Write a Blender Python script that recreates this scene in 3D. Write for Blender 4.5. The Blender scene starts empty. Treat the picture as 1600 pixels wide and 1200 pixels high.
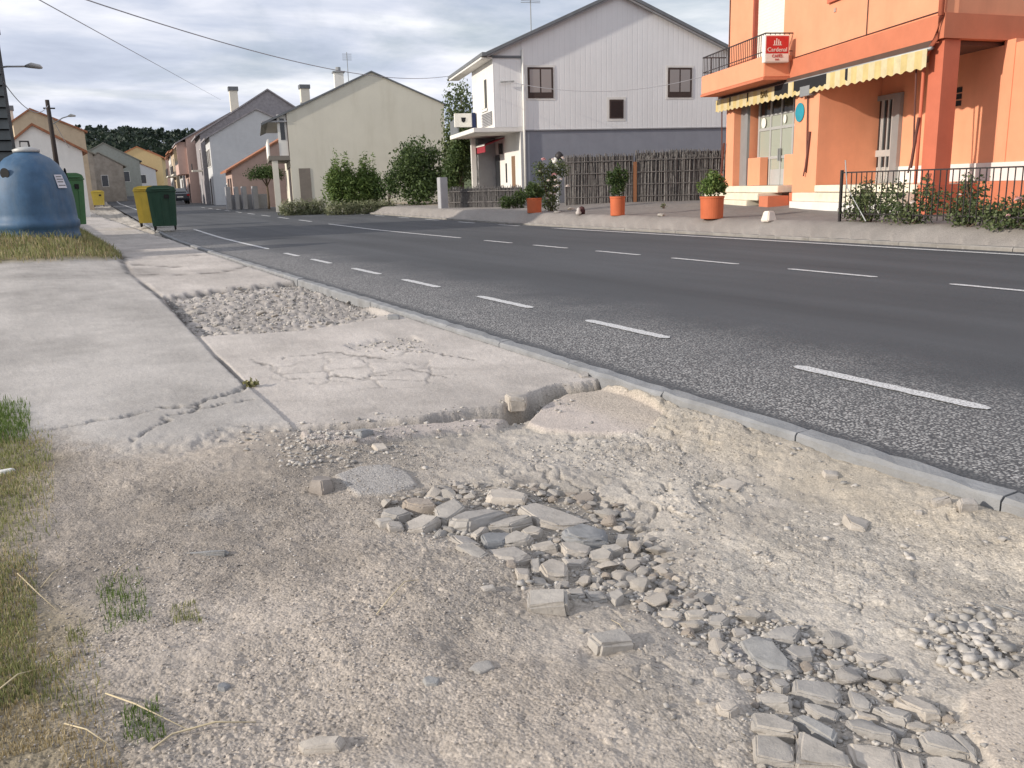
import bpy, bmesh, math, random
import numpy as np
from mathutils import Vector, Matrix
from math import sin, cos, pi, radians as R
SC = bpy.context.scene
COL = SC.collection
# ------------------------------------------------------------------ camera
YAW, PITCH, ROLL, CH, FPX = R(27.8187), R(12.9753), R(1.71836), 1.2, 1350.0
fh = np.array([sin(YAW), cos(YAW), 0.]); rh = np.array([cos(YAW), -sin(YAW), 0.]); uz = np.array([0, 0, 1.])
CF = cos(PITCH)*fh - sin(PITCH)*uz
CU = sin(PITCH)*fh + cos(PITCH)*uz
c_, s_ = cos(ROLL), sin(ROLL)
CR, CU = c_*rh - s_*CU, s_*rh + c_*CU
cam_d = bpy.data.cameras.new("camera"); cam = bpy.data.objects.new("camera", cam_d); COL.objects.link(cam)
cam.matrix_world = Matrix(((CR[0], CU[0], -CF[0], 0), (CR[1], CU[1], -CF[1], 0), (CR[2], CU[2], -CF[2], CH), (0, 0, 0, 1)))
cam_d.sensor_width = 36; cam_d.lens = 36*FPX/1600; cam_d.clip_end = 9000; cam_d.clip_start = .05
SC.camera = cam
# ------------------------------------------------------------------ light
SUN_AZ, SUN_EL = 274.5, 20.5          # compass degrees from +Y towards +X
w = bpy.data.worlds.new("World"); SC.world = w; w.use_nodes = True
nt = w.node_tree; nt.nodes.clear()
def N(nt, typ, **kw):
    n = nt.nodes.new(typ)
    for k, v in kw.items():
        if k.startswith('i_'): n.inputs[k[2:].replace('_', ' ')].default_value = v
        else: setattr(n, k, v)
    return n
def ramp(nt, fac, stops, interp='LINEAR'):
    r = N(nt, 'ShaderNodeValToRGB'); r.color_ramp.interpolation = interp
    e = r.color_ramp.elements
    while len(e) < len(stops): e.new(0.5)
    for el, (p, c) in zip(e, stops):
        el.position = p; el.color = tuple(c)+(1,) if len(c) == 3 else c
    nt.links.new(fac, r.inputs[0]); return r
L = nt.links.new
sky = N(nt, 'ShaderNodeTexSky'); sky.sky_type = 'NISHITA'; sky.sun_disc = False
sky.sun_elevation = R(SUN_EL); sky.sun_rotation = R(SUN_AZ); sky.air_density = 1.0; sky.dust_density = 1.5
tc = N(nt, 'ShaderNodeTexCoord'); sep = N(nt, 'ShaderNodeSeparateXYZ'); L(tc.outputs['Generated'], sep.inputs[0])
az_ = N(nt, 'ShaderNodeMath', operation='ADD'); L(sep.outputs['Z'], az_.inputs[0]); az_.inputs[1].default_value = .16
mx = N(nt, 'ShaderNodeMath', operation='MAXIMUM'); L(az_.outputs[0], mx.inputs[0]); mx.inputs[1].default_value = .1
dx = N(nt, 'ShaderNodeMath', operation='DIVIDE'); L(sep.outputs['X'], dx.inputs[0]); L(mx.outputs[0], dx.inputs[1])
dy = N(nt, 'ShaderNodeMath', operation='DIVIDE'); L(sep.outputs['Y'], dy.inputs[0]); L(mx.outputs[0], dy.inputs[1])
cmb = N(nt, 'ShaderNodeCombineXYZ'); L(dx.outputs[0], cmb.inputs[0]); L(dy.outputs[0], cmb.inputs[1])
n1 = N(nt, 'ShaderNodeTexNoise', i_Scale=.62, i_Detail=9.0, i_Roughness=.58, i_Distortion=.5); L(cmb.outputs[0], n1.inputs['Vector'])
mp = N(nt, 'ShaderNodeMapping'); mp.inputs['Location'].default_value = (4.3, 1.7, 2); mp.inputs['Scale'].default_value = (1.0, 1.4, 1); L(cmb.outputs[0], mp.inputs[0])
n2 = N(nt, 'ShaderNodeTexNoise', i_Scale=1.1, i_Detail=8.0, i_Roughness=.55, i_Distortion=.3); L(mp.outputs[0], n2.inputs['Vector'])
cc = ramp(nt, n2.outputs[0], [(.30, (4.3, 4.8, 6.1)), (.43, (6.0, 6.5, 7.8)), (.54, (8.2, 8.4, 9.3)), (.68, (10.8, 10.8, 11.0))])
cov = ramp(nt, n1.outputs[0], [(.33, (.35,)*3), (.47, (.93,)*3), (.7, (1,)*3)])
mixs = N(nt, 'ShaderNodeMix', data_type='RGBA'); L(cov.outputs[0], mixs.inputs['Factor']); L(sky.outputs[0], mixs.inputs['A']); L(cc.outputs[0], mixs.inputs['B'])
bg = N(nt, 'ShaderNodeBackground'); L(mixs.outputs['Result'], bg.inputs[0]); bg.inputs[1].default_value = .096
wo = N(nt, 'ShaderNodeOutputWorld'); L(bg.outputs[0], wo.inputs[0])
sl = bpy.data.lights.new("sun", 'SUN'); sl.energy = 3.8; sl.angle = R(1.2); sl.color = (1.0, .91, .80)
so = bpy.data.objects.new("sun", sl); COL.objects.link(so)
sd = Vector((sin(R(SUN_AZ))*cos(R(SUN_EL)), cos(R(SUN_AZ))*cos(R(SUN_EL)), sin(R(SUN_EL))))
so.rotation_euler = sd.to_track_quat('Z', 'Y').to_euler()
SC.view_settings.view_transform = 'Standard'; SC.view_settings.look = 'None'
SC.view_settings.exposure = 0.20; SC.view_settings.gamma = 1.0; SC.view_settings.use_curve_mapping = False
SC.render.resolution_x = 1024; SC.render.resolution_y = 768
# ------------------------------------------------------------------ survey helpers: bearing of a sight line -> real points
def ray(u, v): return CF + CR*(u-800)/FPX - CU*(v-600)/FPX
def gp(u, v, z=0.):
    d = ray(u, v); t = (z-CH)/d[2]; return np.array([0, 0, CH]) + d*t
def pY(u, v, Y):
    d = ray(u, v); t = Y/d[1]; return np.array([0, 0, CH]) + d*t
# ------------------------------------------------------------------ tagging helpers
def tag(o, label=None, cat=None, group=None, kind=None):
    if label: o['label'] = label
    if cat: o['category'] = cat
    if group: o['group'] = group
    if kind: o['kind'] = kind
    return o
def empty(name, loc=(0, 0, 0), rz=0., label=None, cat=None, group=None):
    o = bpy.data.objects.new(name, None); COL.objects.link(o); o.location = loc; o.rotation_euler = (0, 0, rz)
    o.empty_display_size = .2
    return tag(o, label, cat, group)
def copy_tree(o, parent=None):
    c = o.copy(); COL.objects.link(c); c.parent = parent
    for ch in list(o.children): copy_tree(ch, c)
    return c
class MB:
    def __init__(s): s.v = []; s.f = []
    def add(s, vs, fs):
        b = len(s.v); s.v += [tuple(map(float, p)) for p in vs]; s.f += [tuple(i+b for i in f) for f in fs]; return s
    def box(s, x0, x1, y0, y1, z0, z1):
        return s.add([(x0, y0, z0), (x1, y0, z0), (x1, y1, z0), (x0, y1, z0), (x0, y0, z1), (x1, y0, z1), (x1, y1, z1), (x0, y1, z1)],
                     [(0, 3, 2, 1), (4, 5, 6, 7), (0, 1, 5, 4), (1, 2, 6, 5), (2, 3, 7, 6), (3, 0, 4, 7)])
    def tbox(s, b, t, z0, z1):   # tapered: b,t=(x0,x1,y0,y1)
        return s.add([(b[0], b[2], z0), (b[1], b[2], z0), (b[1], b[3], z0), (b[0], b[3], z0), (t[0], t[2], z1), (t[1], t[2], z1), (t[1], t[3], z1), (t[0], t[3], z1)],
                     [(0, 3, 2, 1), (4, 5, 6, 7), (0, 1, 5, 4), (1, 2, 6, 5), (2, 3, 7, 6), (3, 0, 4, 7)])
    def prism(s, poly, z0, z1):  # ccw poly xy
        n = len(poly)
        return s.add([(p[0], p[1], z0) for p in poly]+[(p[0], p[1], z1) for p in poly],
                     [tuple(range(n-1, -1, -1)), tuple(range(n, 2*n))]+[(i, (i+1) % n, n+(i+1) % n, n+i) for i in range(n)])
    def prismY(s, poly, y0, y1):  # poly in xz
        n = len(poly)
        return s.add([(p[0], y0, p[1]) for p in poly]+[(p[0], y1, p[1]) for p in poly],
                     [tuple(range(n)), tuple(range(2*n-1, n-1, -1))]+[(i, n+i, n+(i+1) % n, (i+1) % n) for i in range(n)])
    def prismX(s, poly, x0, x1):  # poly in yz
        n = len(poly)
        return s.add([(x0, p[0], p[1]) for p in poly]+[(x1, p[0], p[1]) for p in poly],
                     [tuple(range(n-1, -1, -1)), tuple(range(n, 2*n))]+[(i, (i+1) % n, n+(i+1) % n, n+i) for i in range(n)])
    def tube(s, pts, r, n=6, cap=True):
        pts = [Vector(p) for p in pts]; m = len(pts)
        rr = r if isinstance(r, (list, tuple)) else [r]*m
        vs = []; up = Vector((0, 0, 1))
        for i, p in enumerate(pts):
            d = (pts[min(i+1, m-1)]-pts[max(i-1, 0)]).normalized()
            a = d.cross(up if abs(d.z) < .95 else Vector((1, 0, 0))).normalized(); b = d.cross(a)
            for k in range(n):
                t = 2*pi*k/n; vs.append(p+(a*cos(t)+b*sin(t))*rr[i])
        fs = [(i*n+k, (i+1)*n+k, (i+1)*n+(k+1) % n, i*n+(k+1) % n) for i in range(m-1) for k in range(n)]
        if cap: fs += [tuple(range(n)), tuple(range(m*n-1, (m-1)*n-1, -1))]
        return s.add(vs, fs)
    def lathe(s, prof, cx=0, cy=0, n=24):
        vs = [(cx+r*cos(2*pi*k/n), cy+r*sin(2*pi*k/n), z) for r, z in prof for k in range(n)]
        m = len(prof)
        fs = [(i*n+k, i*n+(k+1) % n, (i+1)*n+(k+1) % n, (i+1)*n+k) for i in range(m-1) for k in range(n)]
        fs += [tuple(range(n-1, -1, -1)), tuple(range((m-1)*n, m*n))]
        return s.add(vs, fs)
    def build(s, name, m, parent=None, smooth=False, bevel=0, label=None):
        me = bpy.data.meshes.new(name); me.from_pydata(s.v, [], s.f); me.update()
        if m: me.materials.append(m)
        bm = bmesh.new(); bm.from_mesh(me)
        bmesh.ops.recalc_face_normals(bm, faces=bm.faces)
        if bevel: bmesh.ops.bevel(bm, geom=list(bm.edges), offset=bevel, segments=2, affect='EDGES', clamp_overlap=True)
        bm.to_mesh(me); bm.free()
        if smooth: me.polygons.foreach_set('use_smooth', [True]*len(me.polygons))
        o = bpy.data.objects.new(name, me); COL.objects.link(o)
        if parent: o.parent = parent
        if label: o['label'] = label
        return o
def quads_mesh(name, V, F, m, parent=None, smooth=False):
    me = bpy.data.meshes.new(name)
    V = np.asarray(V, np.float32); F = np.asarray(F, np.int32); k = F.shape[1]
    me.vertices.add(len(V)); me.vertices.foreach_set('co', V.ravel())
    me.loops.add(F.size); me.loops.foreach_set('vertex_index', F.ravel())
    me.polygons.add(len(F)); me.polygons.foreach_set('loop_start', np.arange(0, F.size, k, dtype=np.int32))
    me.polygons.foreach_set('loop_total', np.full(len(F), k, np.int32))
    me.update(calc_edges=True)
    if smooth: me.polygons.foreach_set('use_smooth', np.ones(len(F), bool))
    if m: me.materials.append(m)
    o = bpy.data.objects.new(name, me); COL.objects.link(o)
    if parent: o.parent = parent
    return o
# ------------------------------------------------------------------ materials
MATS = {}
def pm(name, c, var=.12, scale=3., rough=.85, bump=.15, bscale=40., metal=0., spec=.3, dirt=0., dirtc=(.2, .17, .13), c2=None):
    if name in MATS: return MATS[name]
    m = bpy.data.materials.new(name); m.use_nodes = True; t = m.node_tree; b = t.nodes['Principled BSDF']; LL = t.links.new
    b.inputs['Roughness'].default_value = rough; b.inputs['Metallic'].default_value = metal; b.inputs['Specular IOR Level'].default_value = spec
    tc = N(t, 'ShaderNodeTexCoord')
    n = N(t, 'ShaderNodeTexNoise', i_Scale=scale, i_Detail=7.0, i_Roughness=.65); LL(tc.outputs['Object'], n.inputs['Vector'])
    lo = tuple(x*(1-var) for x in c); hi = tuple(min(1, x*(1+var)) for x in (c2 or c))
    r = ramp(t, n.outputs[0], [(.3, lo), (.7, hi)])
    out = r.outputs[0]
    if dirt:
        mpn = N(t, 'ShaderNodeMapping'); mpn.inputs['Scale'].default_value = (1, 1, .18); LL(tc.outputs['Object'], mpn.inputs[0])
        n3 = N(t, 'ShaderNodeTexNoise', i_Scale=1.6, i_Detail=8.0, i_Roughness=.7); LL(mpn.outputs[0], n3.inputs['Vector'])
        rr = ramp(t, n3.outputs[0], [(.48, (0,)*3), (.75, (dirt,)*3)])
        mm = N(t, 'ShaderNodeMix', data_type='RGBA'); LL(rr.outputs[0], mm.inputs['Factor']); LL(out, mm.inputs['A']); mm.inputs['B'].default_value = tuple(dirtc)+(1,)
        out = mm.outputs['Result']
    LL(out, b.inputs['Base Color'])
    if bump:
        n2 = N(t, 'ShaderNodeTexNoise', i_Scale=bscale, i_Detail=4.0); LL(tc.outputs['Object'], n2.inputs['Vector'])
        bp = N(t, 'ShaderNodeBump', i_Strength=bump, i_Distance=.01); LL(n2.outputs[0], bp.inputs['Height']); LL(bp.outputs[0], b.inputs['Normal'])
    MATS[name] = m; return m
def leafmat(name, c, c2, scale=1.5):
    if name in MATS: return MATS[name]
    m = bpy.data.materials.new(name); m.use_nodes = True; t = m.node_tree; b = t.nodes['Principled BSDF']; LL = t.links.new
    b.inputs['Roughness'].default_value = .55; b.inputs['Specular IOR Level'].default_value = .3
    g = N(t, 'ShaderNodeNewGeometry')
    r = ramp(t, g.outputs['Random Per Island'], [(0., c), (1., c2)])
    LL(r.outputs[0], b.inputs['Base Color'])
    tr = N(t, 'ShaderNodeBsdfTranslucent'); LL(r.outputs[0], tr.inputs[0])
    mx = N(t, 'ShaderNodeMixShader'); mx.inputs[0].default_value = .3
    LL(b.outputs[0], mx.inputs[1]); LL(tr.outputs[0], mx.inputs[2])
    LL(mx.outputs[0], t.nodes['Material Output'].inputs[0])
    MATS[name] = m; return m
def glassm(name='window_glass', c=(.03, .035, .04), rough=.08):
    if name in MATS: return MATS[name]
    m = bpy.data.materials.new(name); m.use_nodes = True; b = m.node_tree.nodes['Principled BSDF']
    b.inputs['Base Color'].default_value = tuple(c)+(1,); b.inputs['Roughness'].default_value = rough; b.inputs['Specular IOR Level'].default_value = .7
    MATS[name] = m; return m
# ------------------------------------------------------------------ numpy noise
def _h(ix, iy, s):
    n = (ix.astype(np.int64)*374761393 + iy.astype(np.int64)*668265263 + s*974634777) & 0x7fffffff
    n = (n ^ (n >> 13))*1274126177 & 0x7fffffff
    n = n ^ (n >> 16)
    return (n & 0xffff)/65535.
def vnoise(x, y, s=0):
    ix = np.floor(x); iy = np.floor(y); fx = x-ix; fy = y-iy; fx = fx*fx*(3-2*fx); fy = fy*fy*(3-2*fy)
    a = _h(ix, iy, s); b = _h(ix+1, iy, s); c = _h(ix, iy+1, s); d = _h(ix+1, iy+1, s)
    return (a*(1-fx)+b*fx)*(1-fy)+(c*(1-fx)+d*fx)*fy
def fbm(x, y, s=0, o=4, g=.5):
    t = 0; a = 1; tot = 0
    for k in range(o):
        t = t+a*vnoise(x*2**k+17.3*k, y*2**k-9.1*k, s+k); tot += a; a *= g
    return t/tot
def cell(x, y, s=0, jit=.9):    # F1, F2, id
    ix = np.floor(x); iy = np.floor(y)
    f1 = np.full(x.shape, 9.); f2 = np.full(x.shape, 9.); idd = np.zeros(x.shape)
    for a in (-1, 0, 1):
        for b in (-1, 0, 1):
            cx = ix+a; cy = iy+b
            px = cx+.5+(_h(cx, cy, s)-.5)*jit; py = cy+.5+(_h(cx, cy, s+7)-.5)*jit
            d = np.hypot(px-x, py-y); h = _h(cx, cy, s+13)
            m = d < f1
            f2 = np.where(m, f1, np.minimum(f2, d)); idd = np.where(m, h, idd); f1 = np.where(m, d, f1)
    return f1, f2, idd
def polyd(x, y, P, closed=True):   # distance to polyline, and signed for closed (neg inside)
    P = np.array(P); d = np.full(x.shape, 1e9); ins = np.zeros(x.shape, bool); n = len(P)
    for i in range(n if closed else n-1):
        a = P[i]; b = P[(i+1) % n]; e = b-a; L2 = e@e+1e-12
        t = np.clip(((x-a[0])*e[0]+(y-a[1])*e[1])/L2, 0, 1)
        d = np.minimum(d, np.hypot(x-a[0]-t*e[0], y-a[1]-t*e[1]))
        if closed:
            c = ((a[1] > y) != (b[1] > y)) & (x < (b[0]-a[0])*(y-a[1])/(b[1]-a[1]+1e-12)+a[0]); ins ^= c
    return np.where(ins, -d, d) if closed else d
def sst(a, b, x):
    t = np.clip((x-a)/(b-a), 0, 1); return t*t*(3-2*t)
def G(pts, z=0.): return [gp(u, v, z)[:2] for u, v in pts]
# ------------------------------------------------------------------ the lie of the land
def bend(y): return .0225*(np.sqrt((y-24)**2+25.)+(y-24))-.0225*(np.sqrt(24**2+25.)-24)   # the street drifts right
def roadz(y): return .005*np.maximum(0, y-25)+.0128*np.maximum(0, y-105)
KX0, KX1, FX = 2.955, 3.07, 12.78
def far_z(x, y):          # far side of the street, x measured from the street's own axis
    g = 1-.35*sst(34, 50, y)
    return .055+.265*g*sst(FX+.16, FX+.75, x)+.13*g*sst(FX+2, FX+6, x)
conc_front = G([(-260, 735), (-60, 700), (60, 676), (130, 694), (210, 698), (300, 690), (390, 670), (500, 663), (560, 661), (640, 651), (720, 641), (790, 632), (830, 613), (870, 601), (925, 592), (1040, 560)])
conc_poly = conc_front+[np.array([3.0, 30]), np.array([3.0, 400]), np.array([-60, 400]), np.array([-60, 5.2])]
slab_edge = G([(185, 395), (203, 430), (247, 462), (292, 506), (333, 552), (387, 603)])
cracks = [(G([(387, 603), (352, 618), (312, 631), (262, 638), (172, 657), (70, 671)]), .020, .03),
          (G([(395, 625), (345, 632), (310, 640), (262, 655), (205, 690)]), .010, .016),
          (G([(310, 630), (300, 640), (250, 636)]), .006, .01),
          (G([(400, 560), (455, 590), (520, 586), (560, 592), (640, 575), (700, 590)]), .006, .006),
          (G([(440, 560), (520, 548), (600, 560), (650, 545), (740, 560)]), .006, .006),
          (G([(200, 430), (300, 428), (350, 424), (420, 405)]), .016, .016),
          (G([(190, 403), (260, 400), (310, 398)]), .016, .016), (G([(210, 414), (275, 416)]), .03, .02),
          (G([(1105, 700), (1080, 690), (1040, 672)]), .008, .02)]
pit = G([(255, 464), (330, 452), (450, 439), (480, 436), (545, 462), (606, 489), (560, 500), (470, 515), (380, 520), (312, 525), (284, 500)])
pit2 = G([(535, 538), (590, 528), (642, 523), (700, 545), (640, 552), (560, 548)])
crz = G([(385, 565), (450, 545), (545, 545), (700, 548), (745, 575), (720, 596), (600, 606), (480, 600), (410, 592)])
isl_a = G([(822, 652), (845, 628), (882, 608), (930, 600), (985, 612), (1040, 640), (1022, 660), (985, 669), (900, 668), (850, 662)], -.02)
isl_b = G([(470, 690), (560, 682), (640, 668), (700, 658), (750, 652), (795, 652), (778, 664), (700, 674), (620, 690), (560, 702), (480, 706)], -.03)
isl_c = G([(525, 760), (560, 745), (605, 737), (640, 750), (655, 772), (610, 788), (560, 792)], -.05)
isl_d = G([(1115, 1030), (1160, 1005), (1205, 1005), (1232, 1036), (1232, 1058), (1180, 1062)], -.06)
isl_e = G([(1500, 1100), (1560, 1070), (1640, 1060), (1700, 1200), (1560, 1220), (1510, 1150)], -.06)
verge = [np.array(p) for p in [(-40, 17.2), (-1.2, 17.3), (.2, 17.5), (1.05, 18.0), (1.35, 19.5), (1.25, 22), (1.1, 28), (.9, 34), (.4, 44), (-40, 44)]]
grass_l = G([(-300, 600), (-60, 640), (5, 640), (42, 655), (50, 700), (95, 725), (60, 790), (40, 860), (70, 935), (130, 1000), (120, 1080), (170, 1140), (240, 1230), (-400, 1400)], -.03)
band_ = G([(600, 800), (700, 770), (850, 765), (965, 780), (1010, 830), (1050, 880), (1090, 940), (1050, 975), (1000, 965), (900, 940), (835, 925), (790, 880), (700, 850), (610, 835)], -.05)
band2_ = G([(985, 930), (1090, 925), (1150, 960), (1240, 975), (1330, 1010), (1400, 1060), (1420, 1085), (1280, 1090), (1190, 1085), (1170, 1060), (1110, 1010), (1040, 985)], -.05)
band3_ = G([(1170, 1080), (1400, 1070), (1490, 1110), (1520, 1200), (1190, 1230)], -.05)
def land(x, y, detail=True):
    """height and surface colour of the near side verge, pavement and dirt"""
    yb = y
    xs = x-bend(y)
    near = xs < 7.5
    # --- far field
    zr = roadz(y)
    zfar = zr+far_z(xs, y)+.02*np.maximum(0, xs-40)*0
    hill = 20*np.exp(-(((x-60)/150)**2+((y-640)/210)**2))+14*np.exp(-(((x+90)/130)**2+((y-560)/200)**2))+11*np.exp(-(((x-230)/160)**2+((y-800)/230)**2))
    zfar = zfar+hill
    # --- near side
    ramp_up = .115*sst(5.5, 17, y)*sst(1.9, -.6, xs)
    z = zr+ramp_up
    rad_ = np.hypot(x, y); pit_ = np.clip(rad_**2/1037*1.1, .002, .3)
    w1 = (fbm(x*3, y*3, 3)-.5)*.16; w2 = (fbm(x*14, y*14, 5)-.5)*.07
    dc = polyd(x, y, conc_poly)+w1*.5+w2*.30+(fbm(x*5, y*5, 6)-.5)*.06
    wl_ = .13*sst(1.5, .7, xs); dirt = sst(-.015-wl_, .02+wl_, dc+(fbm(x*20, y*20, 7)-.5)*wl_*1.6)
    vg = polyd(x, y, verge)+(fbm(x*2, y*2, 8)-.5)*.5
    vm = sst(.12, -.15, vg)
    z = z+vm*(.06+.34*sst(17.3, 20, y))*sst(1.6, .2, x)
    col = np.zeros(x.shape+(3,))
    big = fbm(x*.9, y*.9, 21)[..., None]; med = fbm(x*6, y*6, 22)[..., None]; fin = fbm(x*45, y*45, 23, 3)[..., None]
    left = polyd(x, y, [np.array(p) for p in slab_edge], False)
    se = np.array(slab_edge)[::-1]; xe = np.interp(y, se[:, 1], se[:, 0])
    isslab = x < xe
    slabc = np.array([.405, .380, .350]); walkc = np.array([.455, .417, .378])
    cc = np.where(isslab[..., None], slabc, walkc)*(1+.55*(big-.5)+.30*(med-.5)+.08*(fin-.5)+.35*(fbm(x*2.3+9, y*.9, 24)[..., None]-.5))
    hz = (fbm(x*2.2, y*2.2, 31)-.5)*.012 + (fbm(x*30, y*30, 33, 3)-.5)*.004
    hz = hz - .012*(~isslab)
    # slab joint
    jb = sst(.25, .6, fbm(x*1.7, y*1.7, 35))
    hz = hz-.03*sst(.014+pit_*.3, .003, left+w2*.2)*(.25+.75*jb)
    cc = cc*(1-(.15+.45*jb)*sst(.014+pit_*.4, .003, left+w2*.2))[..., None]
    # pits
    dp = polyd(x, y, pit)+w1*.14
    pm_ = sst(.02, -.03, dp); pedge_shade = sst(.02, -.02, dp)*sst(-.16, -.03, dp)*sst(-.2, .5, y-gp(400, 490)[1])
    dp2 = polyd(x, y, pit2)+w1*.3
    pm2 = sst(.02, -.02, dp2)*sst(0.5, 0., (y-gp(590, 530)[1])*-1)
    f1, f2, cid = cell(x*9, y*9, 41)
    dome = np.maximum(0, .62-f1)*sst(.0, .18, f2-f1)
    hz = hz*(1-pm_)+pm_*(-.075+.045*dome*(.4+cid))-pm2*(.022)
    cc = cc*(1-.62*pedge_shade)[..., None]*(1-.15*pm_[..., None]-.15*pm2[..., None])*(1-.45*(pm_*sst(.16, .03, f2-f1))[..., None])*(1+.2*(pm_*(cid-.4))[..., None])  # shade painted along the far pit edge and in the gaps between rubble
    # crazed patch
    cz = sst(.08, -.1, polyd(x, y, crz)+w1)
    g1, g2, gid = cell(x*3.6+w1*5+w2*3, y*2.6+w1*4, 52)
    cr = sst(.03+pit_*2.2, .008, g2-g1)*cz*(.1+.9*sst(.42, .62, fbm(x*2, y*2, 77)))
    hz = hz-cr*.005+cz*(gid-.5)*.005
    cc = cc*(1-.30*cr)[..., None]*(1+.13*cz*(gid-.4))[..., None]
    for P, wd, dep in cracks:
        d = polyd(x+(fbm(x*8, y*8, 82)-.5)*.13, y+(fbm(x*8, y*8, 83)-.5)*.16, P, False)+np.abs(w2)*.35-.004
        c = sst(wd*.8+pit_*.40, wd*.15, d)*(.35+.65*sst(.3, .5, fbm(x*5, y*5, 81)))
        hz = hz-dep*c; cc = cc*(1-.6*c)[..., None]
    # stones sticking out of old aggregate, and chips
    a1, a2, aid = cell(x*55, y*55, 61)
    hz = hz+.0016*np.maximum(0, .5-a1)*(aid > .55)*2
    cc = cc*(1+.16*(aid-.5)*sst(.5, .2, a1))[..., None]
    # ---- dirt
    lr = sst(.6, 2.1, xs+ .25*(fbm(x*1.5, y*1.5, 90)-.5))      # sandy brown left -> pale lean concrete right
    pale = np.clip(lr*1.1-.25*sst(.5, .7, fbm(x*2.5, y*2.5, 92)), 0, 1)[..., None]
    dbase = -.006-.058*sst(.8, 2.0, xs)
    dz = dbase + (fbm(x*1.3, y*1.3, 101)-.5)*.055+(fbm(x*7, y*7, 102)-.5)*.026+(fbm(x*26, y*26, 103, 3)-.5)*.008
    # rise against kerb, channel under step
    dz = dz+.052*sst(2.45, 2.92, xs)+.012*(fbm(x*9, y*9, 104)-.5)*sst(2.3, 2.8, xs)-.035*sst(.28, .02, dc)*sst(-.3, .6, xs)
    rough_r = lr*sst(.35, .6, fbm(x*2.2, y*2.2, 111))
    b1, b2, bid = cell(x*13+w2*22, y*15+w1*6, 112)
    dz = dz+rough_r*(.008*(bid-.3)*sst(.0, .12, b2-b1))+(.5+.5*lr)*.007*(np.abs(fbm(x*18, y*18, 113, 4)-.5)*-2+.25)
    c1, c2, cid1 = cell(x*38, y*38, 121); d1, d2, did = cell(x*85, y*85, 131); e1, e2, eid = cell(x*18, y*18, 141)
    gr = (.35+.65*sst(.35, .6, fbm(x*1.6, y*1.6, 151)))*(1-.45*lr)
    peb1 = np.sqrt(np.maximum(0, .34-c1))*(cid1 > .66)*gr*sst(.42, .62, fbm(x*1.1+3, y*1.1, 152)); peb2 = np.sqrt(np.maximum(0, .36-d1))*(did > .55)*gr; peb3 = np.sqrt(np.maximum(0, .22-e1))*(eid > .965)
    dz = dz+.009*peb1+.004*peb2+.016*peb3
    brown = np.array([.355, .312, .265]); palec = np.array([.460, .420, .362])
    mid2 = fbm(x*2.6+5, y*2.6, 25, 5)[..., None]; blot = sst(.50, .66, fbm(x*1.7-3, y*1.7, 26, 5))[..., None]; dust = sst(.52, .68, fbm(x*2.1+8, y*2.1-4, 27, 5))[..., None]
    dcl = (brown*(1-pale)+palec*pale)*(1+.38*(big-.5)+.40*(med-.5)+.42*(mid2-.5)+.16*(fin-.5))
    dcl = dcl*(1-.13*blot)+(np.array([.50, .455, .40])-dcl)*dust*.40
    k1, k2, kid = cell(x*7+w1*9+w2*8, y*7+w2*12, 114); kw = (lr*sst(.42, .58, fbm(x*1.9+2, y*1.9, 115)))
    kc = sst(.05+pit_*5, .01, k2-k1)*kw*(.4+.6*sst(.4, .55, fbm(x*9, y*9, 116)))
    dcl = dcl*(1-.36*kc)[..., None]*(1+.22*kw*(kid-.5))[..., None]
    dz = dz-.010*kc+.010*kw*(kid-.5)
    dcl = dcl*(1+.55*(peb1 > .12)[..., None]*(cid1[..., None]*1.6-1.25))*(1+.5*(peb2 > .1)[..., None]*(did[..., None]*1.8-1.3))
    grey = np.array([.33, .32, .305])
    for isl, hh, cl in ((isl_a, .020, (.475, .42, .375)), (isl_b, .034, (.44, .39, .35)), (isl_c, .016, (.37, .35, .325)), (isl_d, .015, (.38, .36, .35)), (isl_e, .018, (.48, .42, .35))):
        di = polyd(x, y, isl)+w2*.2+w1*.12
        m = sst(.008, -.012, di)
        base = dbase-.004+(fbm(x*1.3, y*1.3, 101)-.5)*.02
        dz = dz*(1-m)+m*(base+hh+(fbm(x*12, y*12, 161)-.5)*.008)
        dcl = dcl*(1-m[..., None])+m[..., None]*np.array(cl)*(.85+.2*med+.12*fin)
    # yellowish strip inside the kerb
    ys = sst(2.45, 2.7, xs)*sst(3.4, 2.3, y/1.9)*(1-0*x)
    dcl = dcl*(1-ys[..., None]*.42)+np.array([.45, .385, .29])*(.8+.3*med)*ys[..., None]*.42
    # grassy edge
    gl = sst(.10, -.16, polyd(x, y, grass_l)+w1*1.4)
    soil = np.array([.20, .165, .10])*(.6+.8*med)
    gcol = soil
    crev_shade = sst(-.012, .010, dc)*sst(.12, .05, dc)*sst(.9, 1.5, xs)*(.35+.65*sst(.35, .5, fbm(x*4, y*4, 171)))
    dcl = dcl*(1-.45*crev_shade)[..., None]; dz = dz-.035*crev_shade  # groove under the broken step, with its shade painted into the colour
    heap = np.maximum(sst(.05, -.04, polyd(x, y, band_)), np.maximum(sst(.05, -.04, polyd(x, y, band2_)), sst(.05, -.04, polyd(x, y, band3_))))
    dcl = dcl*(1-.30*heap)[..., None]; dz = dz-.012*heap
    dm = dirt[..., None]
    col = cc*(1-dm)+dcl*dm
    z2 = hz*(1-dirt)+dz*dirt
    col = col*(1-gl[..., None]*.75)+gcol*gl[..., None]*.75
    vcol = np.array([.24, .20, .11])*(.6+.8*med)
    col = col*(1-vm[..., None])+vcol*vm[..., None]
    z = z+z2
    under = xs > KX0+.02
    z = np.where(under, zr-.22, z)
    # far side colours
    fcol = np.array([.30, .275, .25])*(.75+.3*big+.2*med)
    gf = np.array([.225, .205, .188])*(.75+.25*big+.25*med)
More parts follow.
